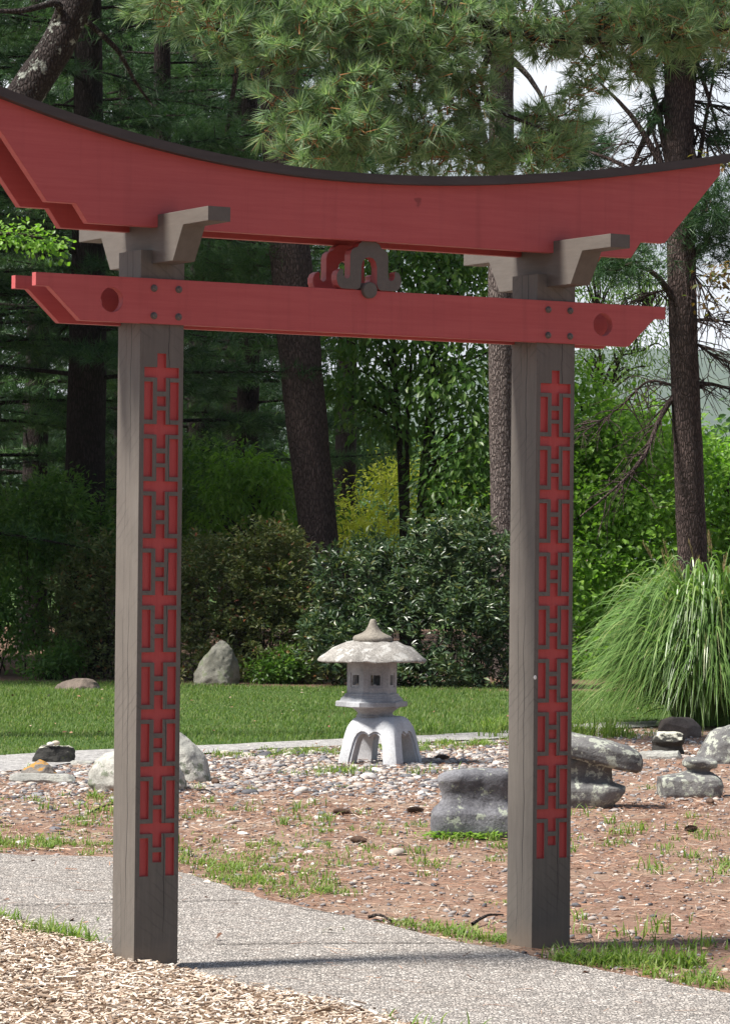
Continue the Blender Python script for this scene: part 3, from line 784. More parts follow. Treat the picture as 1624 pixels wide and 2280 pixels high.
# ------------------------------------------------------------------ stones
def ssec(z, x0, x1, y0, y1, ex=2.6, n=80, shx=0.0):
    cx, cy, rx, ry = (x0 + x1) / 2, (y0 + y1) / 2, (x1 - x0) / 2, (y1 - y0) / 2
    o = []
    for i in range(n):
        t = 2 * math.pi * i / n; c, s = math.cos(t), math.sin(t)
        k = 1 / (abs(c) ** ex + abs(s) ** ex) ** (1 / ex)
        x = cx + rx * c * k; y = cy + ry * s * k
        o.append((x, y, z + shx * (x - cx)))
    return o
def rock_me(name, secs, amp, seed, ex=2.6, tilt=0.0, tilt_from=0.0, slab=None, slab_tilt=0.0, fr=5.0, fine=.5, facets=9):
    """stacked sections (z, x0, x1, y0, y1) joined into one weathered stone"""
    secs = sorted(secs, key=lambda s: s[0])
    zs = [s[0] for s in secs]; A = np.array(secs, float)
    out_ = []
    m = 44
    zz = np.interp(np.linspace(0, 1, m), np.linspace(0, 1, len(zs)), zs)
    for z_ in zz:
        v = [np.interp(z_, A[:, 0], A[:, c]) for c in range(1, 5)]
        tl = tilt if tilt_from is None else tilt * sst(np.array((z_ - tilt_from) / (zs[-1] - tilt_from + 1e-6)))
        out_.append(ssec(z_, *v, ex=ex, shx=float(tl)))
    bm = bmesh.new(); vs = [[bm.verts.new(p) for p in r] for r in out_]; n = len(vs[0])
    for a, b in zip(vs[:-1], vs[1:]):
        for i in range(n): bm.faces.new((a[i], a[(i + 1) % n], b[(i + 1) % n], b[i]))
    # close the top with shrinking rings so that it is not a flat lid
    last = out_[-1]; cx = sum(p[0] for p in last) / n; cy = sum(p[1] for p in last) / n; cz = sum(p[2] for p in last) / n
    prev = vs[-1]; hgt = (zs[-1] - zs[0]) * .035
    for q, up in ((.8, .6), (.5, .9), (.2, 1.0)):
        rg = [bm.verts.new((cx + (p[0] - cx) * q, cy + (p[1] - cy) * q, p[2] * 1.0 + (cz - p[2]) * (1 - q) + hgt * up)) for p in last]
        for i in range(n): bm.faces.new((prev[i], prev[(i + 1) % n], rg[(i + 1) % n], rg[i]))
        prev = rg
    bm.faces.new(prev); bm.faces.new(vs[0][::-1])
    bmesh.ops.recalc_face_normals(bm, faces=bm.faces)
    sd = Vector((seed * 3.7, seed * 1.3, 0))
    for v in bm.verts:
        d = Vector(noise.noise_vector(v.co * fr + sd)) * amp + Vector(noise.noise_vector(v.co * fr * 2.7 + sd)) * amp * .5 + Vector(noise.noise_vector(v.co * fr * 8 + sd)) * amp * fine * .5
        v.co += d
    rr = np.random.default_rng(seed * 13 + 5)
    P = np.array([v.co[:] for v in bm.verts]); cen = P.mean(0)
    for _ in range(facets):                       # knock flat chips off the stone
        nv = rr.normal(size=3) * np.array([1, 1, .7]); nv /= np.linalg.norm(nv)
        if nv[2] < -.3: nv[2] *= -1
        dd_ = (P - cen) @ nv; lim = dd_.max() * rr.uniform(.74, .93)
        ov = np.maximum(dd_ - lim, 0); P -= ov[:, None] * nv[None] * .88
    for v, q in zip(bm.verts, P): v.co = Vector(q) + Vector(noise.noise_vector(Vector(q) * 22 + sd)) * amp * .38
    me = bpy.data.meshes.new(name); bm.to_mesh(me); bm.free()
    for p in me.polygons: p.use_smooth = True
    if slab:                                      # the wider top grown on to the same stone
        m2 = rock_me(name, slab, amp, seed + 1, ex, slab_tilt, None, None, 0, fr, fine, facets)
        bm = bmesh.new(); bm.from_mesh(me); bm.from_mesh(m2); bm.to_mesh(me); bm.free(); bpy.data.meshes.remove(m2)
        for p in me.polygons: p.use_smooth = True
    return me
def stone(name, label, cat, px, py, Y, secs, mat, amp=.012, seed=1, group=None, unit=None, z=0.0, **kw):
    """sections are in picture units around px when unit is given"""
    k = ppm(Y) if unit is None else unit
    p = at(px, py, Y)
    S2 = [(s[0] * k, s[1] * k, s[2] * k, s[3] * k, s[4] * k) for s in secs]
    if kw.get('slab'): kw['slab'] = [tuple(q * k for q in s) for s in kw['slab']]
    o = link(name, rock_me(name, S2, amp, seed, **kw), mat, None, (p.x, Y, z))
    return tag(o, label, cat, group)

# the waisted stone half behind the far post
stone('waisted_stone', 'dark grey waisted stone with pale lichen, half hidden behind the right gate post', 'stone', 1062, 1860, 19.72,
      [(-10, -84, 84, -52, 52), (4, -96, 92, -58, 58), (14, -102, 96, -62, 62), (34, -103, 97, -63, 63), (54, -101, 95, -62, 62), (62, -96, 90, -57, 57), (72, -86, 80, -48, 48), (86, -79, 72, -43, 43), (102, -80, 72, -43, 43), (118, -87, 78, -47, 47), (132, -91, 82, -50, 50), (143, -88, 84, -48, 48), (150, -76, 80, -42, 42)], ST_WAIST, .009, 4, facets=2, ex=5.0, tilt=.06, tilt_from=.2)
stone('table_stone', 'large lichened stone with overhanging slab top and narrow waist, right of the gate', 'stone', 1310, 1800, 22.2,
      [(-10, -80, 40, -46, 46), (4, -88, 48, -50, 50), (20, -95, 66, -56, 56), (38, -97, 80, -58, 58), (46, -96, 80, -56, 56), (51, -90, 60, -48, 48), (58, -80, 50, -36, 36), (80, -76, 46, -32, 32), (98, -80, 52, -38, 38), (110, -86, 60, -44, 44)], ST_LICH, .011, 7, facets=4, ex=3.6,
      slab=[(100, -98, 106, -50, 50), (106, -107, 116, -60, 60), (122, -108, 118, -62, 62), (140, -105, 115, -60, 60), (150, -96, 104, -52, 52), (156, -80, 84, -40, 40)], slab_tilt=-.22)
stone('notched_stone', 'long low grey stone with a small waisted knob on its right end', 'stone', 1518, 1772, 23.3,
      [(-8, -84, 80, -44, 44), (5, -88, 86, -48, 48), (25, -86, 88, -48, 48), (38, -82, 84, -46, 46), (45, -60, 78, -40, 40), (50, -2, 68, -28, 28), (57, 12, 60, -20, 20), (63, 10, 64, -22, 22), (68, 2, 76, -30, 30), (78, 0, 78, -32, 32), (85, 6, 70, -28, 28)], ST_LICH, .012, 9, facets=5, ex=3.6)
stone('capped_stone', 'small black mossy stone with a pale cap on a low slab', 'stone', 1484, 1680, 28.3,
      [(-6, -36, 36, -30, 30), (6, -36, 38, -32, 32), (20, -33, 34, -30, 30), (28, -36, 38, -34, 34), (36, -38, 41, -36, 36), (44, -36, 38, -34, 34), (49, -26, 28, -26, 26)], ST_BLACK, .010, 11, facets=5, ex=2.6)
stone('low_slab', 'low tan slab lying under the small black mossy stone', 'stone', 1468, 1690, 27.7,
      [(-4, -58, 56, -34, 34), (6, -58, 56, -34, 34), (12, -50, 50, -30, 30), (16, -36, 40, -24, 24)], ST_GREY, .012, 12, ex=2.4)
stone('brown_stone', 'rounded brown stone at the foot of the tall grass clump', 'stone', 1511, 1640, 31.1,
      [(-6, -44, 44, -34, 34), (8, -49, 49, -38, 38), (24, -47, 48, -38, 38), (36, -38, 40, -30, 30), (42, -22, 26, -20, 20)], ST_BROWN, .012, 13, ex=2.6)
stone('grey_boulder', 'large grey lichened boulder at the right edge of the bed', 'stone', 1610, 1705, 27.2,
      [(-8, -74, 80, -56, 56), (10, -68, 78, -56, 56), (34, -56, 72, -52, 52), (58, -44, 64, -46, 46), (74, -28, 54, -36, 36), (84, -8, 40, -24, 24)], ST_LICH, .018, 15, ex=2.5)
# left side
stone('pale_boulder', 'pale rounded boulder behind the left gate post, in front of a darker one', 'boulder', 318, 1760, 23.5,
      [(-10, -112, 92, -70, 70), (12, -122, 98, -78, 78), (40, -118, 94, -76, 76), (66, -104, 84, -68, 68), (86, -78, 66, -54, 54), (98, -48, 46, -36, 36)], ST_PALE, .02, 17, ex=2.3)
stone('grey_boulder', 'taller grey boulder sloping to the right behind the pale rounded one', 'boulder', 402, 1748, 24.4,
      [(-10, -74, 80, -60, 60), (14, -74, 80, -62, 62), (44, -68, 66, -56, 56), (70, -56, 44, -46, 46), (90, -40, 24, -34, 34), (104, -22, 8, -22, 22)], ST_PALE, .018, 19, ex=2.3)
stone('black_stone', 'flat topped black stone near the gravel path carrying two pebbles', 'stone', 121, 1698, 26.4,
      [(-6, -46, 46, -36, 36), (8, -48, 47, -38, 38), (22, -44, 46, -36, 36), (32, -38, 46, -34, 34), (37, -30, 43, -30, 30)], ST_BLACK, .020, 21, facets=9, ex=2.5)
stone('orange_stone', 'small pointed stone coated in orange lichen', 'stone', 88, 1726, 24.7,
      [(-4, -46, 46, -32, 32), (4, -48, 46, -34, 34), (14, -36, 36, -28, 28), (25, -18, 26, -20, 20), (34, -4, 12, -10, 10)], ST_ORANGE, .018, 23, ex=2.2)
stone('low_slab', 'long low grey slab in front of the orange lichen stone', 'stone', 108, 1744, 24.1,
      [(-4, -86, 84, -26, 26), (6, -88, 86, -28, 28), (14, -84, 82, -26, 26), (20, -72, 74, -22, 22)], ST_GREY, .012, 25, ex=3.0)
stone('low_slab', 'flat grey stone just right of the flat topped black one', 'stone', 188, 1706, 26.2,
      [(-4, -34, 30, -24, 24), (4, -34, 30, -24, 24), (9, -26, 24, -20, 20)], ST_GREY, .010, 27, ex=2.4)
stone('pointed_boulder', 'tall pointed grey boulder at the back of the lawn', 'boulder', 485, 1523, 42.5,
      [(-8, -54, 52, -40, 40), (6, -55, 55, -42, 42), (26, -54, 53, -40, 40), (52, -42, 44, -34, 34), (74, -22, 32, -26, 26), (90, -6, 20, -16, 16), (97, 0, 12, -9, 9)], ST_TRI, .030, 29, ex=2.5, fr=3.5)
stone('flat_rock', 'low flat tan rock where the lawn meets the mulch', 'stone', 172, 1541, 40.4,
      [(-6, -50, 48, -40, 40), (6, -50, 50, -40, 40), (18, -34, 44, -32, 32), (25, -12, 34, -22, 22)], ST_BROWN, .014, 31, ex=2.4)

rng = np.random.default_rng(7)
def ico(sub):
    bm = bmesh.new(); bmesh.ops.create_icosphere(bm, subdivisions=sub, radius=1.0)
    V = np.array([v.co[:] for v in bm.verts]); Fi = np.array([[v.index for v in f.verts] for f in bm.faces]); bm.free(); return V, Fi
ICOV, ICOF = ico(2)
def pebble_me(sx, sy, sz, seed):
    r = np.random.default_rng(seed); V = ICOV * (1 + .09 * np.sin(ICOV @ r.normal(size=3) * 2 + r.uniform(0, 6)))[:, None] * np.array([sx, sy, sz])
    return np_mesh('pebble', V, ICOF, True)
PEBW, t_, o_ = new_mat('white_pebble'); principled(t_, o_, ramp(t_, tnoise(t_, coords(t_), 40, 4), [(.3, (.50, .47, .43)), (.7, (.68, .65, .61))]), .7)
PEBT, t_, o_ = new_mat('tan_pebble'); principled(t_, o_, ramp(t_, tnoise(t_, coords(t_), 40, 4), [(.3, (.36, .30, .24)), (.7, (.55, .48, .40))]), .7)
k = ppm(26.4)
def peb(label, px, Y, z, s, mat, seed, dx=0):
    p = at(px, 1700, Y); o = link('pebble', pebble_me(*s, seed), mat, None, (p.x, Y, z)); tag(o, label, 'pebble')
peb('pale flat pebble lying on the flat topped black stone, the left one', 112, 26.3, 37 * k + .02, (.032, .028, .018), PEBW, 1)
peb('tan pebble lying on the flat topped black stone, beside the pale one', 124, 26.38, 37 * k + .026, (.032, .028, .02), PEBT, 2)
def lpeb(label, dx, dy, s, mat, seed):
    o = link('pebble', pebble_me(*s, seed), mat, None, (LX + UX + dx, LY + dy, .60 + s[2] * .9)); tag(o, label, 'pebble')
lpeb('white pebble in the middle window of the stone lantern', .018, -.125, (.016, .014, .016), PEBW, 3)
lpeb('brown pebble behind the white one inside the stone lantern', -.006, -.09, (.024, .018, .022), PEBT, 4)
lpeb('tan pebble in the left window of the stone lantern', -.105, -.075, (.026, .018, .018), PEBT, 5)

# ------------------------------------------------------------------ loose ground cover (uncountable)
STONES = [(o.location.x, o.location.y, max(o.dimensions.x, o.dimensions.y) * .42) for o in COL.objects if o.get('category') in ('stone', 'boulder')]
def free(X, Y, pathpad=True):
    m = ~inside(PATH_POLY, X, Y) & ~inside(FARP_POLY, X, Y) & ~inside(LAWN_POLY, X, Y) & ~inside(CHIP_POLY, X, Y)
    return m
rg = np.random.default_rng(11)
N = 62000
X = rg.uniform(-4.6, 4.6, N); Y = rg.uniform(12, 33, N)
patch = .5 + .5 * np.sin(X * 1.7 + Y * .9 + 1) * np.sin(Y * 1.3 - X * .6)
dens = np.where(Y > 22.8, 1.0, np.where(Y > 20.3, .42, .12)) * np.where(X > 1.25, .22, 1.0) * (.35 + .65 * patch)
dens = np.where(np.hypot(X - LX, (Y - LY) * .7) < 1.6, np.maximum(dens, 1.0), dens)
keep = (rg.uniform(size=N) < dens * .95) & free(X, Y)
for cut in ((-.18, -.18), (.0, .0)): pass
X, Y = X[keep], Y[keep]; n = len(X)
sz = np.exp(rg.normal(-4.12, .42, n)) * np.where(Y > 22.2, 1.0, .82); sz = np.clip(sz, .010, .058)
sc = np.stack([sz * rg.uniform(.8, 1.3, n), sz * rg.uniform(.7, 1.1, n), sz * rg.uniform(.32, .62, n)], 1)
ax = np.stack([np.cos(a := rg.uniform(0, 6.28, n)), np.sin(a), rg.normal(0, .15, n)], 1)
Rm = frames(ax, rg, np.tile([0, 0, 1.], (n, 1)) + rg.normal(0, .12, (n, 3)))
pos = np.stack([X, Y, sc[:, 2] * .25], 1)
defm = 1 + .13 * np.sin(np.einsum('kj,nj->nk', ICOV, rg.normal(size=(n, 3)) * 1.6) + rg.uniform(0, 6, (n, 1)))
V = ICOV[None] * defm[..., None] * sc[:, None, :]
V = np.einsum('nij,nkj->nki', Rm, V) + pos[:, None]
Fp = (ICOF[None] + (np.arange(n) * len(ICOV))[:, None, None]).reshape(-1, 3)
gv = link('gravel', np_mesh('gravel', V, Fp, True), PEB); tag(gv, 'grey, white and tan river pebbles scattered around the lantern', 'gravel', kind='stuff')

# crumbs of stone and bark between the pebbles
I1V, I1F = ico(1)
N = 34000
X = rg.uniform(-5, 5, N); Y = rg.uniform(12, 31, N)
patch2 = .5 + .5 * np.sin(X * 2.3 - Y * 1.1 + 2) * np.sin(Y * 1.9 + X * .8)
keep = free(X, Y) & (rg.uniform(size=N) < .35 + .5 * patch2); X, Y = X[keep], Y[keep]; n = len(X)
sz = np.clip(np.exp(rg.normal(-4.75, .4, n)), .004, .02)
sc = np.stack([sz * rg.uniform(.8, 1.6, n), sz * rg.uniform(.6, 1.1, n), sz * rg.uniform(.35, .7, n)], 1)
ax = np.stack([np.cos(a := rg.uniform(0, 6.28, n)), np.sin(a), rg.normal(0, .15, n)], 1)
V, Fo = instance(I1V, I1F, np.stack([X, Y, sc[:, 2] * .5], 1), frames(ax, rg, np.tile([0, 0, 1.], (n, 1)) + rg.normal(0, .2, (n, 3))), sc)
gs = link('fine_gravel_scatter', np_mesh('fine_gravel_scatter', V, Fo, True), PEB); tag(gs, 'small stone crumbs between the pebbles on the bed', 'gravel', kind='stuff')

# fallen needles and bark slivers
N = 95000
X = rg.uniform(-5, 5, N); Y = 12 + 18 * rg.uniform(size=N) ** 1.2
keep = free(X, Y) | (inside(PATH_POLY, X, Y) & (rg.uniform(size=N) < .035)); keep &= (Y < 23) | (rg.uniform(size=N) < .4); X, Y = X[keep], Y[keep]; n = len(X)
T = np.array([(-.5, -.5, 0), (.5, -.5, 0), (.5, .5, 0), (-.5, .5, 0)], float); Fs = np.array([[0, 1, 2, 3]])
ln = rg.uniform(.03, .11, n)
sc = np.stack([rg.uniform(.0018, .0042, n) * (Y / 15), ln, np.ones(n)], 1)
wide = rg.uniform(size=n) < .06; sc[wide, 0] *= 3; sc[wide, 1] *= .6
ax = np.stack([np.cos(a := rg.uniform(0, 6.28, n)), np.sin(a), rg.normal(0, .12, n)], 1)
V, Fo = instance(T, Fs, np.stack([X, Y, rg.uniform(.008, .018, n) + .012 * inside(PATH_POLY, X, Y)], 1), frames(ax, rg, np.tile([0, 0, 1.], (n, 1)) + rg.normal(0, .25, (n, 3))), sc)
nl = link('needle_litter', np_mesh('needle_litter', V, Fo), NEEDLE); tag(nl, 'reddish brown fallen pine needles over the bed', 'pine litter', kind='stuff')

# wood chips
N = 62000
X = rg.uniform(-3.2, 1.3, N); Y = rg.uniform(10.2, 17, N)
d = seg_dist(CHIP_EDGE, X, Y); ins = inside(CHIP_POLY, X, Y)
keep = ins | ((d < .10) & (rg.uniform(size=N) < .45 * np.exp(-d / .05)))
X, Y = X[keep], Y[keep]; n = len(X); Z = np.maximum(chip_h(X, Y), .014)
bx = np.array([(x, y, z) for z in (-.5, .5) for y in (-.5, .5) for x in (-.5, .5)], float)
bx[[2, 3, 6, 7], 0] *= .6; bx[[4, 5], 2] += .25
bf = np.array([(0, 2, 3, 1), (4, 5, 7, 6), (0, 1, 5, 4), (2, 6, 7, 3), (0, 4, 6, 2), (1, 3, 7, 5)])
sc = np.stack([rg.uniform(.003, .0115, n), np.exp(rg.normal(-3.75, .5, n)), rg.uniform(.0015, .0045, n)], 1)
ax = np.stack([np.cos(a := rg.uniform(0, 6.28, n)), np.sin(a), rg.normal(0, .22, n)], 1)
V, Fo = instance(bx, bf, np.stack([X, Y, Z + rg.uniform(0, .022, n)], 1), frames(ax, rg, np.tile([0, 0, 1.], (n, 1)) + rg.normal(0, .35, (n, 3))), sc)
wc = link('wood_chips', np_mesh('wood_chips', V, Fo), CHIP); tag(wc, 'pale shredded wood chips covering the bank', 'wood chips', kind='stuff')

# grass blades: a curved strip of two quads and a tip
def blades(X, Y, Z, h, wd, rg, lean=.5, seg=3):
    n = len(X); az = rg.uniform(0, 6.28, n); ln = rg.uniform(.1, 1.0, n) * lean
    dx, dy = np.cos(az) * ln, np.sin(az) * ln
    px, py = -np.sin(az) * wd, np.cos(az) * wd
    V = np.zeros((n, 2 * seg + 1, 3))
    for s in range(seg):
        t = s / seg
        cx, cy, cz = X + dx * h * t * t, Y + dy * h * t * t, Z + h * (t - .25 * ln * t * t)
        wv = 1 - .55 * t
        V[:, 2 * s] = np.stack([cx - px * wv, cy - py * wv, cz], 1); V[:, 2 * s + 1] = np.stack([cx + px * wv, cy + py * wv, cz], 1)
    V[:, 2 * seg] = np.stack([X + dx * h, Y + dy * h, Z + h * (1 - .3 * ln)], 1)
    F3 = []
    for s in range(seg - 1): a = 2 * s; F3 += [(a, a + 1, a + 3), (a, a + 3, a + 2)]
    a = 2 * (seg - 1); F3.append((a, a + 1, a + 2))
    F3 = np.array(F3)
    return V.reshape(-1, 3), (F3[None] + (np.arange(n) * (2 * seg + 1))[:, None, None]).reshape(-1, 3)
N = 210000
X = rg.uniform(-6.5, 6.5, N); Y = rg.uniform(24, 44.6, N)
keep = inside(LAWN_POLY, X, Y); X, Y = X[keep], Y[keep]; n = len(X)
hv = rg.uniform(.026, .058, n) * (1 + .5 * np.sin(X * 1.1 + Y * .7) * np.sin(Y * .9 - X * .4))
V, Fo = blades(X, Y, np.full(n, .006), hv, rg.uniform(.003, .0055, n), rg, .9, 2)
lg = link('lawn_grass', np_mesh('lawn_grass', V, Fo), LAWNB); tag(lg, 'short mown blades of the lawn', 'grass', kind='stuff')

# weeds and grass tufts in the bed, thick along the path edges
TUFTS = []
def tuftline(a, b, n, spread, h=(.03, .09)):
    for k in range(n):
        t = rg.uniform(); x = a[0] + (b[0] - a[0]) * t + rg.normal() * spread; y = a[1] + (b[1] - a[1]) * t + rg.normal() * spread
        TUFTS.append((x, y, rg.uniform(*h)))
tuftline((-2.9, 19.4), (-1.35, 18.7), 100, .25, (.02, .06)); tuftline((-2.6, 20.6), (-1.3, 19.6), 44, .5, (.02, .05))
tuftline((-.95, 18.3), (-.5, 17.0), 40, .13, (.02, .055)); tuftline((-.55, 17.1), (-.2, 16.3), 34, .14, (.02, .055)); tuftline((-.8, 19.2), (-.1, 17.4), 40, .4, (.015, .05))
tuftline((.15, 15.1), (.62, 14.3), 34, .05, (.02, .06)); tuftline((.84, 13.72), (1.3, 13.5), 60, .07, (.03, .085)); tuftline((1.15, 13.25), (1.9, 12.2), 36, .06, (.02, .07)); tuftline((1.2, 14.6), (2.1, 13.6), 34, .3)
tuftline((.2, 28.6), (1.6, 30.2), 70, .2, (.03, .07)); tuftline((-1.2, 27.3), (0, 28.3), 40, .2, (.03, .07)); tuftline((1.4, 21.0), (2.3, 17), 40, .5); tuftline((1.3, 31.5), (2.3, 31.0), 80, .35, (.05, .22))
tuftline((-2.2, 14.9), (-1.5, 14.75), 14, .05); tuftline((-1.3, 14.25), (-1.15, 14.05), 16, .05, (.05, .1)); tuftline((.2, 11.9), (.4, 11.5), 14, .06); tuftline((-.1, 21.5), (.5, 18), 30, .6); tuftline((-.4, 25.3), (.6, 25.6), 14, .15); tuftline((-2, 23), (-.5, 21), 30, .5)
for _ in range(70):
    TUFTS.append((rg.uniform(-2.6, 2.6), rg.uniform(14.5, 26), rg.uniform(.02, .06)))
X, Y, Hh = [], [], []
for x, y, h in TUFTS:
    m = int(rg.uniform(10, 26)); r = rg.uniform(.02, .07)
    X += list(x + rg.normal(0, r, m)); Y += list(y + rg.normal(0, r, m)); Hh += list(h * rg.uniform(.5, 1.3, m))
X, Y, Hh = np.array(X), np.array(Y), np.array(Hh)
ok_ = ~inside(PATH_POLY, X, Y) | (rg.uniform(size=len(X)) < .04); X, Y, Hh = X[ok_], Y[ok_], Hh[ok_]
Zc = np.where(inside(CHIP_POLY, X, Y), chip_h(X, Y), .005)
V, Fo = blades(X, Y, Zc, Hh, .0032 + .03 * Hh * .5, rg, 1.5, 3)
wd_ = link('weed_grass', np_mesh('weed_grass', V, Fo), WEED); tag(wd_, 'sparse green grass and weeds along the path edges', 'grass', kind='stuff')

# (leaves of the beds follow below)
# leaf template: a folded leaf
LEAF = np.array([(0, 0, 0), (-.5, .42, .10), (0, .5, 0), (.5, .42, .10), (0, 1, -.06), (-.36, .75, .05), (.36, .75, .05)], float)
LEAFF = np.array([(0, 2, 1), (0, 3, 2), (1, 2, 5), (2, 3, 6), (2, 4, 5), (2, 6, 4)])
def leaves(pos, axis, up, size, asp, rg):
    n = len(pos); s = np.stack([size * asp, size, size], 1)
    return instance(LEAF, LEAFF, pos, frames(axis, rg, up), s)
# dry leaves blown over lawn, bed and path
n = 420
X = rg.uniform(-4, 4, n); Y = rg.uniform(12.5, 41, n); nl_ = rg.normal(0, .35, (n, 3)); Zl = np.where(inside(LAWN_POLY, X, Y), .05, np.where(inside(CHIP_POLY, X, Y), chip_h(X, Y) + .02, .02))
V, Fo = leaves(np.stack([X, Y, Zl], 1), np.stack([rg.normal(size=n), rg.normal(size=n), rg.normal(0, .15, n)], 1), np.tile([0, 0, 1.], (n, 1)) + nl_, rg.uniform(.022, .05, n), .55, rg)
fl = link('fallen_leaves', np_mesh('fallen_leaves', V, Fo), NEEDLE); tag(fl, 'small dry leaves and bark flakes strewn over lawn and bed', 'fallen leaves', kind='stuff')
# clover at the foot of the waisted stone
n = 330
p0 = at(1020, 1868, 19.6)
X = p0.x + rg.uniform(-.22, .25, n) + rg.normal(0, .03, n); Y = 19.55 + rg.normal(0, .05, n)
V, Fo = leaves(np.stack([X, Y, rg.uniform(.01, .045, n)], 1), np.stack([rg.normal(size=n), rg.normal(size=n), np.full(n, .1)], 1), np.tile([0, 0, 1.], (n, 1)) + rg.normal(0, .3, (n, 3)), rg.uniform(.018, .032, n), .9, rg)
cl = link('clover', np_mesh('clover', V, Fo), CLOVER); tag(cl, 'low yellow green clover at the foot of the dark waisted stone', 'ground cover', kind='stuff')

# pine cones and twigs, each a thing
def cone_me():
    T = np.array([(-.35, 0, 0), (.35, 0, 0), (.5, .8, .12), (0, 1.05, .2), (-.5, .8, .12), (0, .5, -.12)], float)
    Ft = np.array([(0, 1, 5), (1, 2, 5), (2, 3, 5), (3, 4, 5), (4, 0, 5), (0, 4, 3), (0, 3, 1), (1, 3, 2)])
    pos, ax, up, s = [], [], [], []
    for k in range(90):
        t = k / 90; th = k * 2.39996; r = .016 * math.sin(math.pi * (.12 + .86 * t)) ** .7
        pos.append((r * .4 * math.cos(th), t * .11 - .055, r * .4 * math.sin(th))); ax.append((math.cos(th), .55, math.sin(th))); up.append((0, 1, 0)); s.append(.018 * (.6 + .6 * math.sin(math.pi * t)))
    V, Fo = instance(T, Ft, np.array(pos), frames(np.array(ax), rg, np.array(up, float)), np.array(s))
    return np_mesh('pine_cone', V, Fo)
CM = cone_me()
for px, py, Y, rz, lab in ((480, 1755, 24.0, .4, 'pine cone beside the dark end of the grey boulder'), (762, 1784, 21.3, 1.3, 'pine cone on the gravel in front of the stone lantern'), (985, 1690, 27.2, 1.5, 'pine cone in the gravel right of the stone lantern'),
                           (925, 1782, 21.5, 1.9, 'pine cone on brown litter left of the dark waisted stone'), (800, 1855, 19.2, .9, 'pine cone on the litter below the lantern'), (1538, 1856, 20.2, 2.4, 'pine cone on bare litter at the right below the long low stone'), (1580, 1780, 22.5, .2, 'pine cone beside the right end of the long low stone')):
    p = at(px, py, Y); o = link('pine_cone', CM, CONE, None, (p.x, Y, .025)); o.rotation_euler = (0, .3, rz); tag(o, lab, 'pine cone', 'pine cones lying on the bed')
for (a, b, r, lab) in (((1050, 2065, 14.9), (1118, 2043, 15.3), .008, 'dark fallen twig lying left of the right gate post'), ((340, 2125, 13.9), (300, 2118, 14.0), .006, 'short pale twig on the path by the left post'), ((205, 1796, 21.2), (270, 1780, 21.8), .006, 'thin twig on the ground in front of the pale boulder'),
                       ((440, 1752, 23.2), (478, 1764, 22.8), .007, 'bleached twig right of the pale boulder'), ((820, 2052, 15.15), (870, 2060, 15.0), .009, 'curled bark twig at the path edge')):
    A, B = at(*a), at(*b); A.z = B.z = .02
    tb = Tubes(); m_ = (A + B) / 2 + Vector((0, .03, .015)); tb.add(spline([A, m_, B], 9), np.linspace(r, r * .5, 9), 6, .12, rg)
    o = link('fallen_twig', tb.mesh('fallen_twig'), DEADW); tag(o, lab, 'twig')

# ------------------------------------------------------------------ vegetation builders
def lobe_points(lobes, n, rg, shell=.55, flat=1.0):
    """random points in ellipsoids given in picture units: (px, py, rx, ry, Y, depth radius in m)"""
    C = []; Rr = []; wgt = []
    for px, py, rx, ry, Y, dr in lobes:
        c = at(px, py, Y); k_ = ppm(Y); C.append(tuple(c)); Rr.append((rx * k_, dr, ry * k_)); wgt.append((rx * ry * k_ * k_ * dr) ** .8)
    C, Rr, wgt = np.array(C), np.array(Rr), np.array(wgt)
    i = rg.choice(len(lobes), n, p=wgt / wgt.sum())
    d = rg.normal(size=(n, 3)); d /= np.linalg.norm(d, axis=1, keepdims=True)
    r = (shell + (1 - shell) * rg.uniform(size=n)) ** .7
    r = np.where(rg.uniform(size=n) < .3, rg.uniform(.2, 1, n), r)
    return C[i] + d * Rr[i] * r[:, None], d, i, C

def broadleaf(parent, lobes, nclus, per, size, asp, mat, rg, crad=.16, droop=.5, part='crown', shell=.5, flat=.55, upb=.9, whorl=False):
    c, d, i, C = lobe_points(lobes, nclus, rg, shell)
    cc = np.repeat(c, per, 0); dd = np.repeat(d, per, 0); n = len(cc)
    off = rg.normal(size=(n, 3)) * crad * np.array([1, 1, flat])
    pos = cc + off
    ax = dd * .6 + rg.normal(size=(n, 3)) * .6 + np.array([0, 0, -droop]) + off / crad * .35
    if whorl: ax = off / crad + dd * .35 + np.array([0, 0, .15]); pos = cc + off * .35
    up = np.array([0, 0, upb]) + dd * .5 + rg.normal(size=(n, 3)) * .45
    keep = pos[:, 2] > .02
    V, Fo = leaves(pos[keep], ax[keep], up[keep], (size * rg.uniform(.6, 1.25, n))[keep], asp, rg)
    link(part, np_mesh(part, V, Fo), mat, parent)
    return c

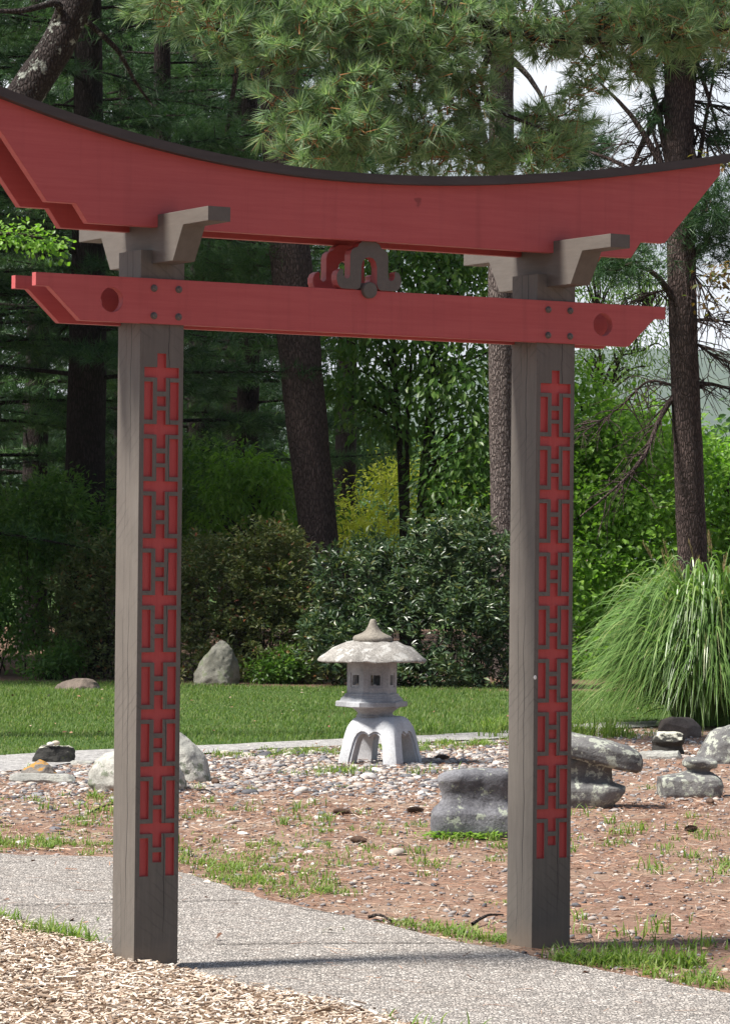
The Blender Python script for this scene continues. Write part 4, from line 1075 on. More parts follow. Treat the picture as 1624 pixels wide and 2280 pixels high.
TUFT_CACHE = {}
def tuft_template(K, spread, wdt, seed):
    r = np.random.default_rng(seed); V = []; Fi = []
    for k in range(K):
        th = r.uniform(0, 2 * math.pi); ph = math.radians(r.uniform(8, spread)); L_ = r.uniform(.75, 1.05)
        b0 = r.uniform(-.25, .15)
        d = np.array([math.sin(ph) * math.cos(th), math.cos(ph), math.sin(ph) * math.sin(th)])
        s = np.cross(d, r.normal(size=3)); s /= np.linalg.norm(s); b = np.array([0, b0, 0])
        q = len(V); V += [b - s * wdt, b + s * wdt, b + d * L_]; Fi.append((q, q + 1, q + 2))
    return np.array(V), np.array(Fi)
def tufts(parent, pos, axis, size, K, spread, wdt, mat, rg, part='crown'):
    n = len(pos); Vs, Fs_ = [], []; b = 0
    grp = rg.integers(0, 5, n)
    for g_ in range(5):
        T, Ft = tuft_template(K, spread, wdt, 100 + g_ + K); m = grp == g_
        if not m.any(): continue
        V, Fo = instance(T, Ft, pos[m], frames(axis[m], rg), size[m])
        Vs.append(V); Fs_.append(Fo + b); b += len(V)
    return link(part, np_mesh(part, np.concatenate(Vs), np.concatenate(Fs_)), mat, parent)

def trunk_pts(x0, y0, x1, y1, Y, n=14, zb=-.1):
    a = at(x0, y0, Y); b = at(x1, y1, Y)
    return a, b

def conifer(label, px, Y, r0, h, zlo, ltop, llow, nl, mat, bark, rg, K=14, tl=.20, lean=0.0, group=None, step=.13, spread=80, name='pine_tree', zmax=None, wdt=.034):
    b = at(px, 1500, Y)
    t = thing(name, label, 'tree', (0, 0, 0), 0, group)
    base = Vector((b.x, Y, -.1)); top = Vector((b.x + lean * h, Y, h))
    tb = Tubes()
    P = spline([base, base.lerp(top, .35) + Vector((.05, 0, 0)), base.lerp(top, .7), top], 26)
    rad = np.linspace(r0, r0 * .25, 26); rad[0] *= 1.25; rad[1] *= 1.1
    tb.add(P, rad, 14, .03, rg)
    TP, TA = [], []
    zm = zmax or h
    for k_ in range(nl):
        z = zlo + (zm - zlo) * ((k_ + rg.uniform(0, 1)) / nl)
        f = z / h; c = np.array(base.lerp(top, max(f, 0.0)))
        az = k_ * 2.39996 + rg.uniform(-.4, .4)
        ll = (llow + (ltop - llow) * (z - zlo) / max(zm - zlo, .1)) * rg.uniform(.7, 1.15)
        dv = np.array([math.cos(az), math.sin(az), 0])
        m = 9; s = np.linspace(0, 1, m)
        drp = rg.uniform(.05, .30)
        pts = c[None] + dv[None] * (s * ll)[:, None] + np.array([0, 0, 1.])[None] * (ll * (.12 * s - drp * s ** 2 + .05 * s ** 4))[:, None]
        tb.add(pts, np.linspace(.022, .006, m) * (ll / 2.5 + .3), 5)
        side = np.array([-dv[1], dv[0], 0])
        ntw = int(ll / .115)
        for q in range(ntw):
            u = .22 + .78 * (q + rg.uniform()) / ntw
            p = np.array([np.interp(u, s, pts[:, j]) for j in range(3)])
            sg = 1 if q % 2 else -1
            tw = (.20 + .34 * ll * (1 - u)) * rg.uniform(.6, 1.1)
            td = dv * rg.uniform(.5, .9) + side * sg * rg.uniform(.5, 1) + np.array([0, 0, rg.uniform(-.25, .15)]); td /= np.linalg.norm(td)
            nn = max(2, int(tw / step))
            for e in range(nn):
                TP.append(p + td * tw * (e + .6) / nn + rg.normal(size=3) * .03); TA.append(td + np.array([0, 0, .25]) + rg.normal(size=3) * .25)
        TP.append(pts[-1]); TA.append(dv)
    link('trunk', tb.mesh('trunk'), bark, t)
    TP, TA = np.array(TP), np.array(TA)
    tufts(t, TP, TA, tl * rg.uniform(.75, 1.2, len(TP)), K, spread, wdt, mat, rg)
    return t

rv = np.random.default_rng(21)
# -- the shaded pines at the left and behind
C = lambda *a, **k_: conifer(*a, rv, **k_)
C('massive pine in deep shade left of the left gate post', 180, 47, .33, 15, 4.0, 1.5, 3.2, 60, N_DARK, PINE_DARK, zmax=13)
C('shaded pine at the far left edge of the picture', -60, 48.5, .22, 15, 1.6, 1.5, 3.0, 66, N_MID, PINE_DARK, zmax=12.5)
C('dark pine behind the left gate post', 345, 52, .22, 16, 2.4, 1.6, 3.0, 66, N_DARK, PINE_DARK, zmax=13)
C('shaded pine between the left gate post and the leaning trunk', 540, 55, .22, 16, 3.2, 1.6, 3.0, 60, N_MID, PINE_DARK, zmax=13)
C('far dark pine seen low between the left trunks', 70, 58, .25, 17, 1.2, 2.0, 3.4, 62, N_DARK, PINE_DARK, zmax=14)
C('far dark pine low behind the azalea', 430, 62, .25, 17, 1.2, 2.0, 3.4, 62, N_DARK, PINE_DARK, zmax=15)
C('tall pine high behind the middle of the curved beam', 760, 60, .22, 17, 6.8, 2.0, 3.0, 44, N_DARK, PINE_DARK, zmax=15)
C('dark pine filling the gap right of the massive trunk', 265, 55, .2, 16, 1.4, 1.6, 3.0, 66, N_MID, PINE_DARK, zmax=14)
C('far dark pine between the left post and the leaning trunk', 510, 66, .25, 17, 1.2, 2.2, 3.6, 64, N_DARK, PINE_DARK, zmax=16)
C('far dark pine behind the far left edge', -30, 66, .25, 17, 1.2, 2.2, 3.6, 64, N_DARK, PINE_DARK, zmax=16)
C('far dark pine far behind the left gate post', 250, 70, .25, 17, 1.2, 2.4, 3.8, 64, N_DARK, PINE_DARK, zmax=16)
C('tall pine beyond the left edge of the view', -330, 44.5, .3, 17, 2.0, 2.0, 3.6, 60, N_MID, PINE_DARK, K=10, zmax=14, step=.2)  # this pine and the next stand out of view, added to shade the woods
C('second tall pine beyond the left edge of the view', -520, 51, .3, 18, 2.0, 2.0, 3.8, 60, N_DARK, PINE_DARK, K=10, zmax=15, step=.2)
C('dense tall pine outside the view near the left end of the lawn', -640, 42.8, .3, 19, 4.5, 2.6, 3.4, 70, N_DARK, PINE_DARK, K=12, tl=.34, zmax=11.5, step=.2)  # from here three added pines, unseen, block sun from the left woods
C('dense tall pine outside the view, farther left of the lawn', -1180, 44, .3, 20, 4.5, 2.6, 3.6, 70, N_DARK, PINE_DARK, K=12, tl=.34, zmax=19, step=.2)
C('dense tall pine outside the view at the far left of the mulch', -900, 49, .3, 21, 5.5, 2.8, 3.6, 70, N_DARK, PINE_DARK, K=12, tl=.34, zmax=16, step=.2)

# -- single trunks that stand behind the shrubs
def trunk_tree(label, pts, Y, widths, bark, crown_lobes, rg, name='pine_tree', nclus=500, K=18, tl=.19, mat=N_DARK, extra=None, cname='crown'):
    """trunk through picture points with widths (picture units), crown tufts in lobes"""
    t = thing(name, label, 'tree')
    P = [at(x, y, Y) for x, y in pts]
    n = 36; PP = spline(P, n); wv = np.interp(np.linspace(0, 1, n), np.linspace(0, 1, len(widths)), widths) * ppm(Y) * .5
    tb = Tubes(); tb.add(PP, wv, 20, .018, rg)
    c, d, i, C_ = lobe_points(crown_lobes, nclus, rg, .35)
    for q in range(len(C_)):
        a = PP[rg.integers(n // 2, n)]; m = (a + C_[q]) / 2 + np.array([0, 0, .2]); tb.add(spline([a, m, C_[q]], 8), np.linspace(.06, .012, 8), 5)
    for q in range(0, nclus, 9):
        a = C_[i[q]]; tb.add(np.array([a, (a + c[q]) / 2 + rg.normal(size=3) * .05, c[q]]), [.012, .008, .004], 4)
    if extra: extra(tb, PP, rg)
    link('trunk', tb.mesh('trunk'), bark, t)
    m = 3; cc = np.repeat(c, m, 0) + rg.normal(size=(nclus * m, 3)) * .10; dd = np.repeat(d, m, 0)
    tufts(t, cc, dd * .7 + rg.normal(size=cc.shape) * .5 + np.array([0, 0, .15]), tl * rg.uniform(.75, 1.2, len(cc)), K, 80, .022, mat, rg, cname)
    return t

trunk_tree('thick dark pine trunk leaning left between the gate posts', [(742, 1520), (722, 1340), (708, 1180), (684, 960), (664, 750), (640, 500), (622, 250), (610, -100), (600, -400)], 46.5, [98, 92, 86, 92, 95, 90, 84, 76, 64], PINE_BARK,
           [(560, -150, 260, 130, 46, 1.6), (500, 330, 150, 60, 47.5, 1.0), (560, 590, 150, 46, 47, .8), (450, 640, 100, 60, 47.5, .8)], rv, nclus=1000, mat=N_MID)
trunk_tree('straight grey pine trunk partly hidden behind the right gate post', [(1128, 1540), (1122, 1160), (1116, 800), (1114, 480), (1116, 160), (1116, -200)], 45.5, [66, 62, 60, 56, 54, 46], PINE_GREY,
           [(1130, -160, 220, 110, 45.5, 1.4), (1260, 330, 100, 70, 45, .8), (1000, 20, 160, 100, 45.5, 1.0)], rv, nclus=620, mat=N_DARK)

def dead_branches(specs, Y):
    """bare drooping limbs with fine twigs"""
    def f(tb, PP, rg):
        for pts, r in specs:
            L_ = spline([at(x, y, Y + dy) for x, y, dy in pts], 22)
            tb.add(L_, np.linspace(r, r * .22, 22), 6, .08, rg)
            n = len(L_)
            for q in range(34):
                u = rg.uniform(.12, 1); a = L_[int(u * (n - 1))]; k_ = min(int(u * (n - 1)), n - 2); tg = L_[k_ + 1] - L_[k_]; tg /= np.linalg.norm(tg)
                d = tg * .6 + rg.normal(size=3) * np.array([.7, .7, .35]) + np.array([0, 0, -.25]); d /= np.linalg.norm(d); ln = rg.uniform(.25, .8) * (1.15 - .5 * u)
                m1 = a + d * ln * .5 + rg.normal(size=3) * .03; e = a + d * ln + np.array([0, 0, -.08])
                tb.add(np.array([a, m1, e]), [.009, .006, .003], 4)
                for _ in range(2):
                    b = m1 + (e - m1) * rg.uniform(); d2 = d + rg.normal(size=3) * .6; tb.add(np.array([b, b + d2 * ln * .3]), [.005, .0025], 3)
    return f
TR = 43.0
trunk_tree('straight reddish brown pine trunk at the right with bare dead branches', [(1545, 1580), (1540, 1250), (1530, 1000), (1519, 720), (1512, 430), (1508, 120), (1505, -200)], TR, [72, 67, 65, 64, 64, 64, 56], PINE_BARK,
           [(1560, -60, 170, 120, TR, 1.2), (1400, 20, 130, 80, TR, 1.0), (1390, 590, 90, 40, TR - .5, .7), (1575, 470, 70, 60, TR - .3, .8), (1480, 130, 80, 46, TR, .7), (1320, 170, 40, 26, TR, .5), (1290, 330, 90, 50, 44, .7), (1590, 150, 60, 34, TR, .5), (1580, 540, 70, 50, TR, .6), (1420, 500, 90, 44, 44, .7), (1330, 560, 70, 36, 44, .6), (1440, 250, 40, 26, TR, .5), (1600, 300, 40, 30, TR, .5)], rv, nclus=1150, mat=N_DARK,
           extra=dead_branches([([(1510, 870, 0), (1482, 905, -.1), (1455, 960, -.3), (1430, 1020, -.5), (1370, 1085, -.7), (1290, 1150, -.9)], .045), ([(1505, 860, 0), (1440, 850, .2), (1380, 905, .4), (1300, 960, .5)], .022),
                                ([(1530, 862, 0), (1580, 855, .1), (1640, 872, .2)], .045), ([(1520, 715, 0), (1580, 712, 0), (1640, 722, .1)], .03), ([(1520, 745, 0), (1570, 780, 0), (1640, 820, .1)], .025),
                                ([(1505, 560, 0), (1560, 640, -.1), (1580, 720, -.2)], .02), ([(1505, 190, 0), (1560, 170, .1), (1640, 130, .2)], .035), ([(1505, 215, 0), (1560, 230, .1), (1640, 240, .2)], .03), ([(1490, 300, 0), (1440, 350, .2), (1360, 390, .3)], .022),
                                ([(1490, 200, 0), (1450, 260, .1), (1400, 330, .2)], .02), ([(1530, 260, 0), (1570, 310, 0), (1610, 380, 0)], .02), ([(1500, 640, 0), (1450, 655, 0), (1390, 690, .1)], .02), ([(1530, 280, 0), (1590, 300, 0), (1640, 330, 0)], .018)], TR))

# -- the near white pine leaning in from the left, its boughs hang over the view
wp = thing('white_pine', 'near white pine with a lichened leaning trunk and long sunlit boughs', 'tree')
YW = 29.5
tb = Tubes()
P = [at(-640, 1640, YW) + Vector((0, 0, -.1)), at(-400, 1100, YW), at(-170, 620, YW), at(20, 270, YW), at(128, 100, YW), at(215, -90, YW), at(420, -420, YW)]
PP = spline(P, 40); tb.add(PP, np.linspace(.21, .12, 40), 20, .02, rv)
WL = []
def limb(pts, r):
    Lm = spline([at(x, y, Y) for x, y, Y in pts], 18); tb.add(Lm, np.linspace(r, r * .3, 18), 7, .04, rv)
limb([(110, 90, YW), (130, 10, YW - .2), (40, 25, YW - .5), (-80, 20, YW - .6)], .045)
limb([(185, 40, YW), (260, 110, YW + .2), (300, 180, YW + .4), (340, 235, YW + .5)], .03)
limb([(215, -90, YW), (480, -60, YW - .2), (760, 60, YW - .4), (900, 200, YW - .4)], .06)
limb([(300, -220, YW), (700, -140, YW), (1100, 60, YW), (1400, 90, YW + .3), (1640, 60, YW + .3)], .07)
limb([(760, 60, YW - .4), (740, 190, YW - .5), (690, 270, YW - .7)], .035)
limb([(1100, 60, YW), (1080, 220, YW), (1240, 300, YW)], .035)
limb([(900, 0, YW), (960, 200, YW + .2), (1010, 330, YW + .3)], .035)
WB = [(380, 10, 90, 50, 29.0, .45), (500, 70, 100, 62, 29.0, .5), (620, 110, 100, 66, 28.9, .5), (730, 60, 130, 90, 29.0, .6), (560, -40, 200, 80, 29.3, .8), (830, 30, 130, 90, 29.2, .6),
      (640, 250, 66, 56, 28.7, .4), (715, 270, 80, 78, 28.7, .45), (700, 330, 70, 56, 28.6, .4), (800, 300, 80, 84, 28.8, .5), (790, 200, 80, 60, 28.9, .5),
      (900, 150, 120, 100, 29.3, .6), (930, 300, 110, 90, 29.3, .6), (1010, 330, 110, 66, 29.5, .6), (1000, 90, 140, 110, 29.6, .7), (1180, 60, 150, 70, 29.8, .7), (1050, 220, 60, 100, 29.6, .5), (1180, 340, 120, 48, 29.8, .6), (1230, 260, 90, 54, 29.9, .5),
      (1330, 70, 130, 64, 30, .7), (1470, 60, 130, 66, 30, .7), (1590, 50, 100, 70, 30, .7), (1300, 190, 60, 26, 30, .4), (1400, 150, 70, 26, 30, .4)]
c, d, i, C_ = lobe_points(WB, 1500, rv, .5)
up_ = [(1050, -130, 200, 100, 29.8, 1.3), (1400, -130, 300, 100, 30, 1.5), (1150, -380, 300, 130, 30, 1.6), (1500, -400, 300, 130, 30, 1.6), (860, -300, 160, 90, 29.9, 1.0)]  # unseen crown lobes above the view, added to shade the right boughs
c2, d2, i2, C2 = lobe_points(up_, 1500, rv, .3)
for q in range(0, len(c), 4):
    a = C_[i[q]]; tb.add(np.array([a, (a + c[q]) / 2 + rv.normal(size=3) * .03 + np.array([0, 0, .03]), c[q]]), [.010, .007, .004], 4)
link('trunk', tb.mesh('trunk'), LICHEN_BARK, wp)
cc = np.concatenate([np.repeat(c, 2, 0) + rv.normal(size=(len(c) * 2, 3)) * .07, c2])
dd = np.concatenate([np.repeat(d, 2, 0), d2])
wax = dd * np.array([.9, .9, .7]) + rv.normal(size=cc.shape) * .45 + np.array([0, -.1, .1])
wn = wax / np.linalg.norm(wax, axis=1, keepdims=True)
TT = np.array([(-1, -1, 0), (1, -1, 0), (0, -1, 1.5), (0, .12, .4)], float); TFt = np.array([(0, 1, 3), (1, 2, 3), (2, 0, 3)])
V, Fo = instance(TT, TFt, cc, frames(wn, rv), np.stack([np.full(len(cc), .006), np.full(len(cc), .17), np.full(len(cc), .006)], 1))
link('twigs', np_mesh('twigs', V, Fo), BUD, wp)
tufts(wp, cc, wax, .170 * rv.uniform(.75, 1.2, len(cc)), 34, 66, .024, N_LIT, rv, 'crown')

# -- shrubs
def shrub(name, label, lobes, nclus, per, size, asp, mat, stems=16, crad=.12, droop=.1, rg=rv, group=None, cat='shrub', wood=TWIG, sr=.012, **kw):
    t = thing(name, label, cat, group=group)
    c = broadleaf(t, lobes, nclus, per, size, asp, mat, rg, crad, droop, 'foliage', **kw)
    tb = Tubes(); xs = c[:, 0]
    for q in range(stems):
        e = c[rg.integers(len(c))]; b = np.array([e[0] * .75 + xs.mean() * .25 + rg.normal() * .1, c[:, 1].mean() + rg.normal() * .15, -.02])
        m = (b + e) / 2 + rg.normal(size=3) * .08; L_ = spline([b, m, e], 9); tb.add(L_, np.linspace(sr, sr * .35, 9), 5)
        for _ in range(3):
            a = L_[rg.integers(4, 9)]; d = rg.normal(size=3) * .16; tb.add(np.array([a, a + d * .6 + rg.normal(size=3) * .03, a + d * 1.3]), [sr * .35, sr * .25, sr * .12], 3)
    link('stems', tb.mesh('stems'), wood, t)
    return t
def bumpy(lobes, rg, m=6, f=.5):
    o = []
    for l in lobes:
        o.append(l)
        for _ in range(m):
            a = rg.uniform(-.3, math.pi + .3); o.append((l[0] + l[2] * .85 * math.cos(a), l[1] - l[3] * .85 * math.sin(a), l[2] * f * rg.uniform(.6, 1.1), l[3] * f * rg.uniform(.6, 1.1), l[4] - rg.uniform(-.3, .6), l[5] * .5))
    return o
shrub('azalea_bush', 'olive azalea with reddish leaves behind the pointed boulder', bumpy([(470, 1330, 95, 130, 44.2, .8), (570, 1330, 110, 150, 44.2, .9), (660, 1340, 95, 135, 44.0, .8), (560, 1440, 190, 90, 43.8, .8), (440, 1250, 60, 60, 44.6, .6), (620, 1240, 80, 60, 44.5, .6), (470, 1490, 90, 46, 43.4, .5), (600, 1495, 110, 46, 43.4, .5), (710, 1490, 70, 50, 43.2, .5)], rv), 2700, 9, .070, .40, LF_AZ, 60, .065, whorl=True)
shrub('azalea_bush', 'loose azalea left of the left gate post', bumpy([(200, 1300, 80, 110, 44.8, .8), (270, 1330, 90, 130, 44.6, .8), (340, 1370, 80, 120, 44.4, .8), (160, 1400, 70, 90, 44.8, .8), (250, 1450, 120, 70, 44.2, .7)], rv), 1700, 9, .068, .40, LF_AZ, 40, .065, whorl=True)
shrub('rhododendron_bush', 'dense dark rhododendron right behind the stone lantern', bumpy([(800, 1330, 95, 120, 43.0, .8), (900, 1290, 110, 110, 43.2, .9), (1010, 1290, 120, 120, 43.0, .9), (1100, 1310, 90, 130, 42.8, .9), (960, 1430, 190, 110, 42.5, .8), (1160, 1400, 90, 120, 42.5, .8), (760, 1430, 80, 90, 42.6, .7), (820, 1500, 110, 46, 42.3, .5), (960, 1510, 120, 46, 42.2, .5), (1080, 1510, 90, 50, 42.1, .5)], rv), 2500, 9, .100, .34, LF_RH, 50, .06, upb=1.0, whorl=True)
shrub('evergreen_shrub', 'dark leafy shrub at the left edge below the pines', bumpy([(40, 1230, 90, 110, 45.5, .9), (110, 1180, 100, 100, 46, .9), (30, 1380, 80, 90, 45, .8), (200, 1190, 70, 60, 46.2, .7)], rv), 950, 14, .09, .4, LF_DARK, 18, .15)
shrub('ground_shrub', 'low pale green shrublet at the left lawn edge', [(100, 1480, 40, 34, 43.6, .35), (150, 1465, 36, 40, 43.8, .35)], 130, 12, .07, .5, LF_DARK, 8, .08)
shrub('ground_shrub', 'low leafy shrublet just right of the pointed boulder', [(640, 1480, 50, 40, 43, .3), (590, 1500, 40, 26, 43, .3)], 140, 12, .07, .5, LF_DARK, 8, .08)
shrub('evergreen_shrub', 'shadowed shrub filling the gap behind the leaning trunk', bumpy([(470, 1120, 130, 120, 50, 1.0), (600, 1160, 110, 120, 50, 1.0), (330, 1160, 120, 130, 49, 1.0)], rv), 800, 14, .10, .42, LF_DARK, 16, .18)

def tree(name, label, stems, Y, lobes, nclus, per, size, asp, mat, bark, rg=rv, crad=.2, droop=.5, nb=40, group=None, **kw):
    """stems: list of (picture points, base width)"""
    t = thing(name, label, 'tree', group=group)
    c = broadleaf(t, lobes, nclus, per, size, asp, mat, rg, crad, droop, **kw)
    tb = Tubes(); allp = []
    for pts, wd in stems:
        PP = spline([at(*p) if len(p) == 3 else at(p[0], p[1], Y) for p in pts], 24); tb.add(PP, np.linspace(wd, wd * .35, 24) * ppm(Y) * .5, 8, .05, rg); allp.append(PP[5:])
    allp = np.concatenate(allp)
    for q in range(nb):
        e = c[rg.integers(len(c))]; k_ = np.argmin(np.linalg.norm(allp - (e - np.array([0, 0, .5])), axis=1)); a = allp[k_]
        m = (a + e) / 2 + np.array([0, 0, .12]) + rg.normal(size=3) * .06; tb.add(spline([a, m, e], 8), np.linspace(.022, .006, 8), 4)
    link('trunk', tb.mesh('trunk'), bark, t)
    return t
tree('broadleaf_tree', 'dark glossy multi-stemmed tree seen through the gate above the lantern', [([(900, 1520), (898, 1200), (890, 1000), (880, 850), (870, 620)], 22), ([(906, 1520), (905, 1100), (908, 900), (925, 700)], 16), ([(920, 1520), (940, 1100), (958, 900), (965, 760), (1000, 560)], 26)], 48,
     [(800, 700, 90, 90, 47.5, .9), (900, 650, 120, 110, 47.5, 1.0), (1030, 640, 110, 110, 47.6, 1.0), (790, 850, 80, 80, 47.6, .8), (1010, 830, 120, 90, 47.2, 1.0), (920, 780, 110, 80, 48.2, .8), (1050, 990, 100, 100, 47.2, .9), (1000, 1090, 70, 70, 47.2, .8), (1090, 1130, 90, 70, 47, .8), (880, 920, 90, 60, 48, .8), (880, 560, 160, 60, 48, .9), (1040, 560, 120, 60, 48, .8), (1170, 700, 90, 160, 48.5, .9), (1160, 1000, 80, 160, 48.5, .9)],
     900, 16, .125, .45, LF_DARK, TWIG, crad=.22, droop=.8, nb=90)
tree('broadleaf_tree', 'fresh green drooping branches just left of the leaning trunk', [([(560, 1500), (565, 1250), (560, 1080), (540, 1000)], 16)], 48,
     [(540, 1050, 70, 40, 47.6, .5), (500, 1100, 60, 50, 47.5, .5), (600, 1070, 60, 60, 47.6, .5), (475, 1150, 34, 40, 47.5, .4), (610, 1140, 50, 50, 47.6, .5)], 150, 16, .11, .36, LF_MID, TWIG, crad=.14, droop=1.0, nb=24)
tree('broadleaf_tree', 'bright green sapling thicket right of the right gate post', [([(1360, 1500), (1370, 1250), (1340, 1000), (1330, 900)], 10), ([(1420, 1500), (1425, 1200), (1440, 1000)], 10), ([(1480, 1500), (1470, 1250), (1480, 1050)], 10), ([(1330, 1500), (1320, 1200), (1300, 950)], 9)], 48,
     [(1330, 960, 80, 80, 47.5, .9), (1430, 1010, 90, 70, 47.5, .9), (1340, 1100, 90, 80, 47.2, .9), (1440, 1130, 90, 80, 47, .9), (1360, 1230, 100, 80, 46.8, .9), (1470, 1240, 90, 70, 46.8, .9), (1300, 1320, 60, 80, 46.5, .8), (1400, 1330, 90, 60, 46.6, .8), (1290, 860, 40, 40, 48, .6), (1250, 1150, 60, 200, 48, .9), (1330, 1430, 90, 80, 46.4, .8), (1440, 1440, 90, 80, 46.2, .8), (1280, 1490, 70, 50, 46, .7), (1540, 1420, 90, 90, 46.5, .8), (1480, 1000, 90, 80, 49, .9), (1400, 930, 70, 50, 49, .8), (1300, 1040, 60, 80, 47.8, .8)], 1500, 16, .105, .58, LF_MID, TWIG, crad=.2, droop=.35, nb=70)
tree('broadleaf_tree', 'leafy green trees at the right edge behind the tall grass', [([(1620, 1500), (1625, 1250), (1610, 1050)], 12), ([(1690, 1500), (1690, 1200), (1670, 1000)], 14)], 50,
     [(1620, 1080, 80, 90, 49.6, .9), (1600, 1200, 90, 90, 49.4, .9), (1700, 1100, 100, 110, 50, 1), (1650, 1280, 120, 80, 49, .9), (1590, 1010, 60, 40, 50, .6), (1780, 1200, 120, 160, 49.5, 1), (1620, 1380, 110, 90, 48.5, 1)], 750, 15, .10, .55, LF_MID, TWIG, crad=.2, droop=.35, nb=40)
tree('willow_tree', 'airy pale leaved tree against the sky at the right', [([(1330, 1300), (1325, 1000), (1335, 860), (1330, 700)], 14), ([(1336, 1000), (1352, 880), (1390, 770), (1440, 700)], 14), ([(1340, 860), (1370, 800), (1430, 780)], 8)], 60,
     [(1330, 640, 70, 46, 60, .9), (1420, 650, 70, 46, 60, .9), (1350, 720, 80, 46, 60, .9), (1440, 760, 60, 40, 60, .9), (1310, 800, 50, 50, 60, .9), (1400, 830, 70, 30, 60, .8), (1300, 590, 60, 40, 60, .8), (1440, 600, 50, 30, 60, .7)], 270, 16, .12, .22, LF_PALE, TWIG, crad=.3, droop=.7, nb=60)
shrub('golden_shrub', 'bright golden yellow shrub glowing between the trunks', [(800, 1130, 50, 60, 58, 1.0), (860, 1070, 46, 44, 58.5, .9), (790, 1200, 70, 50, 57.5, .9), (880, 1150, 46, 70, 58, .9), (895, 1035, 24, 40, 59, .8), (1010, 1130, 60, 60, 59, .8)], 250, 15, .10, .4, LF_YEL, 12, .2, .3)
shrub('silvery_shrub', 'grey green shrub dim behind the golden one', [(770, 930, 80, 90, 64, 1.2), (830, 1000, 80, 80, 64, 1.2), (720, 1020, 60, 100, 64, 1.2)], 260, 14, .13, .4, LF_BLUE, 8, .28, .3, cat='shrub')
# leafy spray reaching in at the left edge
tw_ = thing('katsura_tree', 'small tree reaching a spray of round leaves in at the left edge', 'tree')
tb = Tubes(); YK = 34.0
main = spline([at(-260, 1720, YK), at(-240, 1200, YK), at(-200, 700, YK), at(-100, 540, YK - .1), at(10, 520, YK - .2), at(80, 528, YK - .2), at(140, 545, YK - .2)], 40)
tb.add(main, np.linspace(.05, .004, 40), 7, .03, rv)
pos, ax = [], []
for q in range(430):
    u = rv.uniform(.62, 1); a = main[int(u * 39)]; o_ = rv.normal(size=3) * np.array([.06, .14, .065]) + np.array([0, 0, -.03]); pos.append(a + o_); ax.append(o_ + np.array([.02, 0, -.03]))
for q in range(9):
    u = .6 + .04 * q; a = main[int(u * 39)]; e = a + rv.normal(size=3) * .12; tb.add(np.array([a, e]), [.004, .002], 4)
link('trunk', tb.mesh('trunk'), TWIG, tw_)
V, Fo = leaves(np.array(pos), np.array(ax), np.array([0, -.4, 1.]) + rv.normal(size=(len(pos), 3)) * .4,   .056 * rv.uniform(.6, 1.2, len(pos)), .85, rv)
link('crown', np_mesh('crown', V, Fo), LF_MID, tw_)
# bronze oak leaves at the right edge
oak = thing('oak_tree', 'bronze leaved oak twigs entering at the right edge beside the pine trunk', 'tree')
tb = Tubes(); YO = 40.0
stem = spline([at(1860, 1560, YO), at(1845, 1100, YO), at(1850, 700, YO), at(1830, 300, YO)], 24); tb.add(stem, np.linspace(.09, .03, 24), 9, .04, rv)
for b in ([(1848, 800), (1780, 690), (1690, 625), (1600, 612), (1565, 670)], [(1848, 700), (1900, 600), (1930, 520)], [(1845, 560), (1790, 480), (1760, 420)], [(1780, 690), (1680, 690), (1600, 700)], [(1790, 480), (1690, 400), (1605, 362)]):
    tb.add(spline([at(x, y, YO) for x, y in b], 14), np.linspace(.03, .005, 14), 6, .05, rv)
link('trunk', tb.mesh('trunk'), TWIG, oak)
c = broadleaf(oak, [(1830, 380, 110, 140, YO, 1.0), (1900, 560, 90, 120, YO, .9), (1790, 520, 60, 80, YO, .7), (1600, 620, 40, 40, YO, .4), (1590, 690, 36, 30, YO, .4), (1680, 620, 70, 60, YO, .5), (1610, 360, 40, 20, YO, .3)], 330, 10, .085, .5, LF_OAK, rv, .13, .7)

# evergreen wood closing the view at the left
c, d, i, C_ = lobe_points([(x, y, 150, 150, Y, 3) for x, y, Y in ((-120, 1200, 82), (80, 1180, 80), (280, 1200, 84), (480, 1200, 80), (640, 1200, 84), (-60, 950, 84), (160, 940, 82), (360, 930, 84), (540, 940, 82), (-100, 680, 82), (100, 660, 84), (300, 660, 82), (500, 660, 84), (640, 700, 86), (0, 400, 84), (220, 380, 82), (430, 380, 84), (620, 420, 84), (-80, 120, 84), (150, 100, 82), (360, 110, 84), (560, 140, 84), (740, 300, 86), (50, -150, 84), (300, -150, 84), (560, -150, 84), (780, 40, 86), (780, -200, 86))], 4200, rv, .3)
cc = np.repeat(c, 4, 0) + rv.normal(size=(len(c) * 4, 3)) * .35
TPV, TPF = tuft_template(14, 85, .04, 77)
V, Fo = instance(TPV, TPF, cc, frames(rv.normal(size=cc.shape) + np.array([0, -.3, .1]), rv), .42 * rv.uniform(.7, 1.2, len(cc)))
ew = link('evergreen_woods', np_mesh('evergreen_woods', V, Fo), N_DARK); tag(ew, 'dark evergreen wood behind the pines at the left', 'woods', kind='stuff')

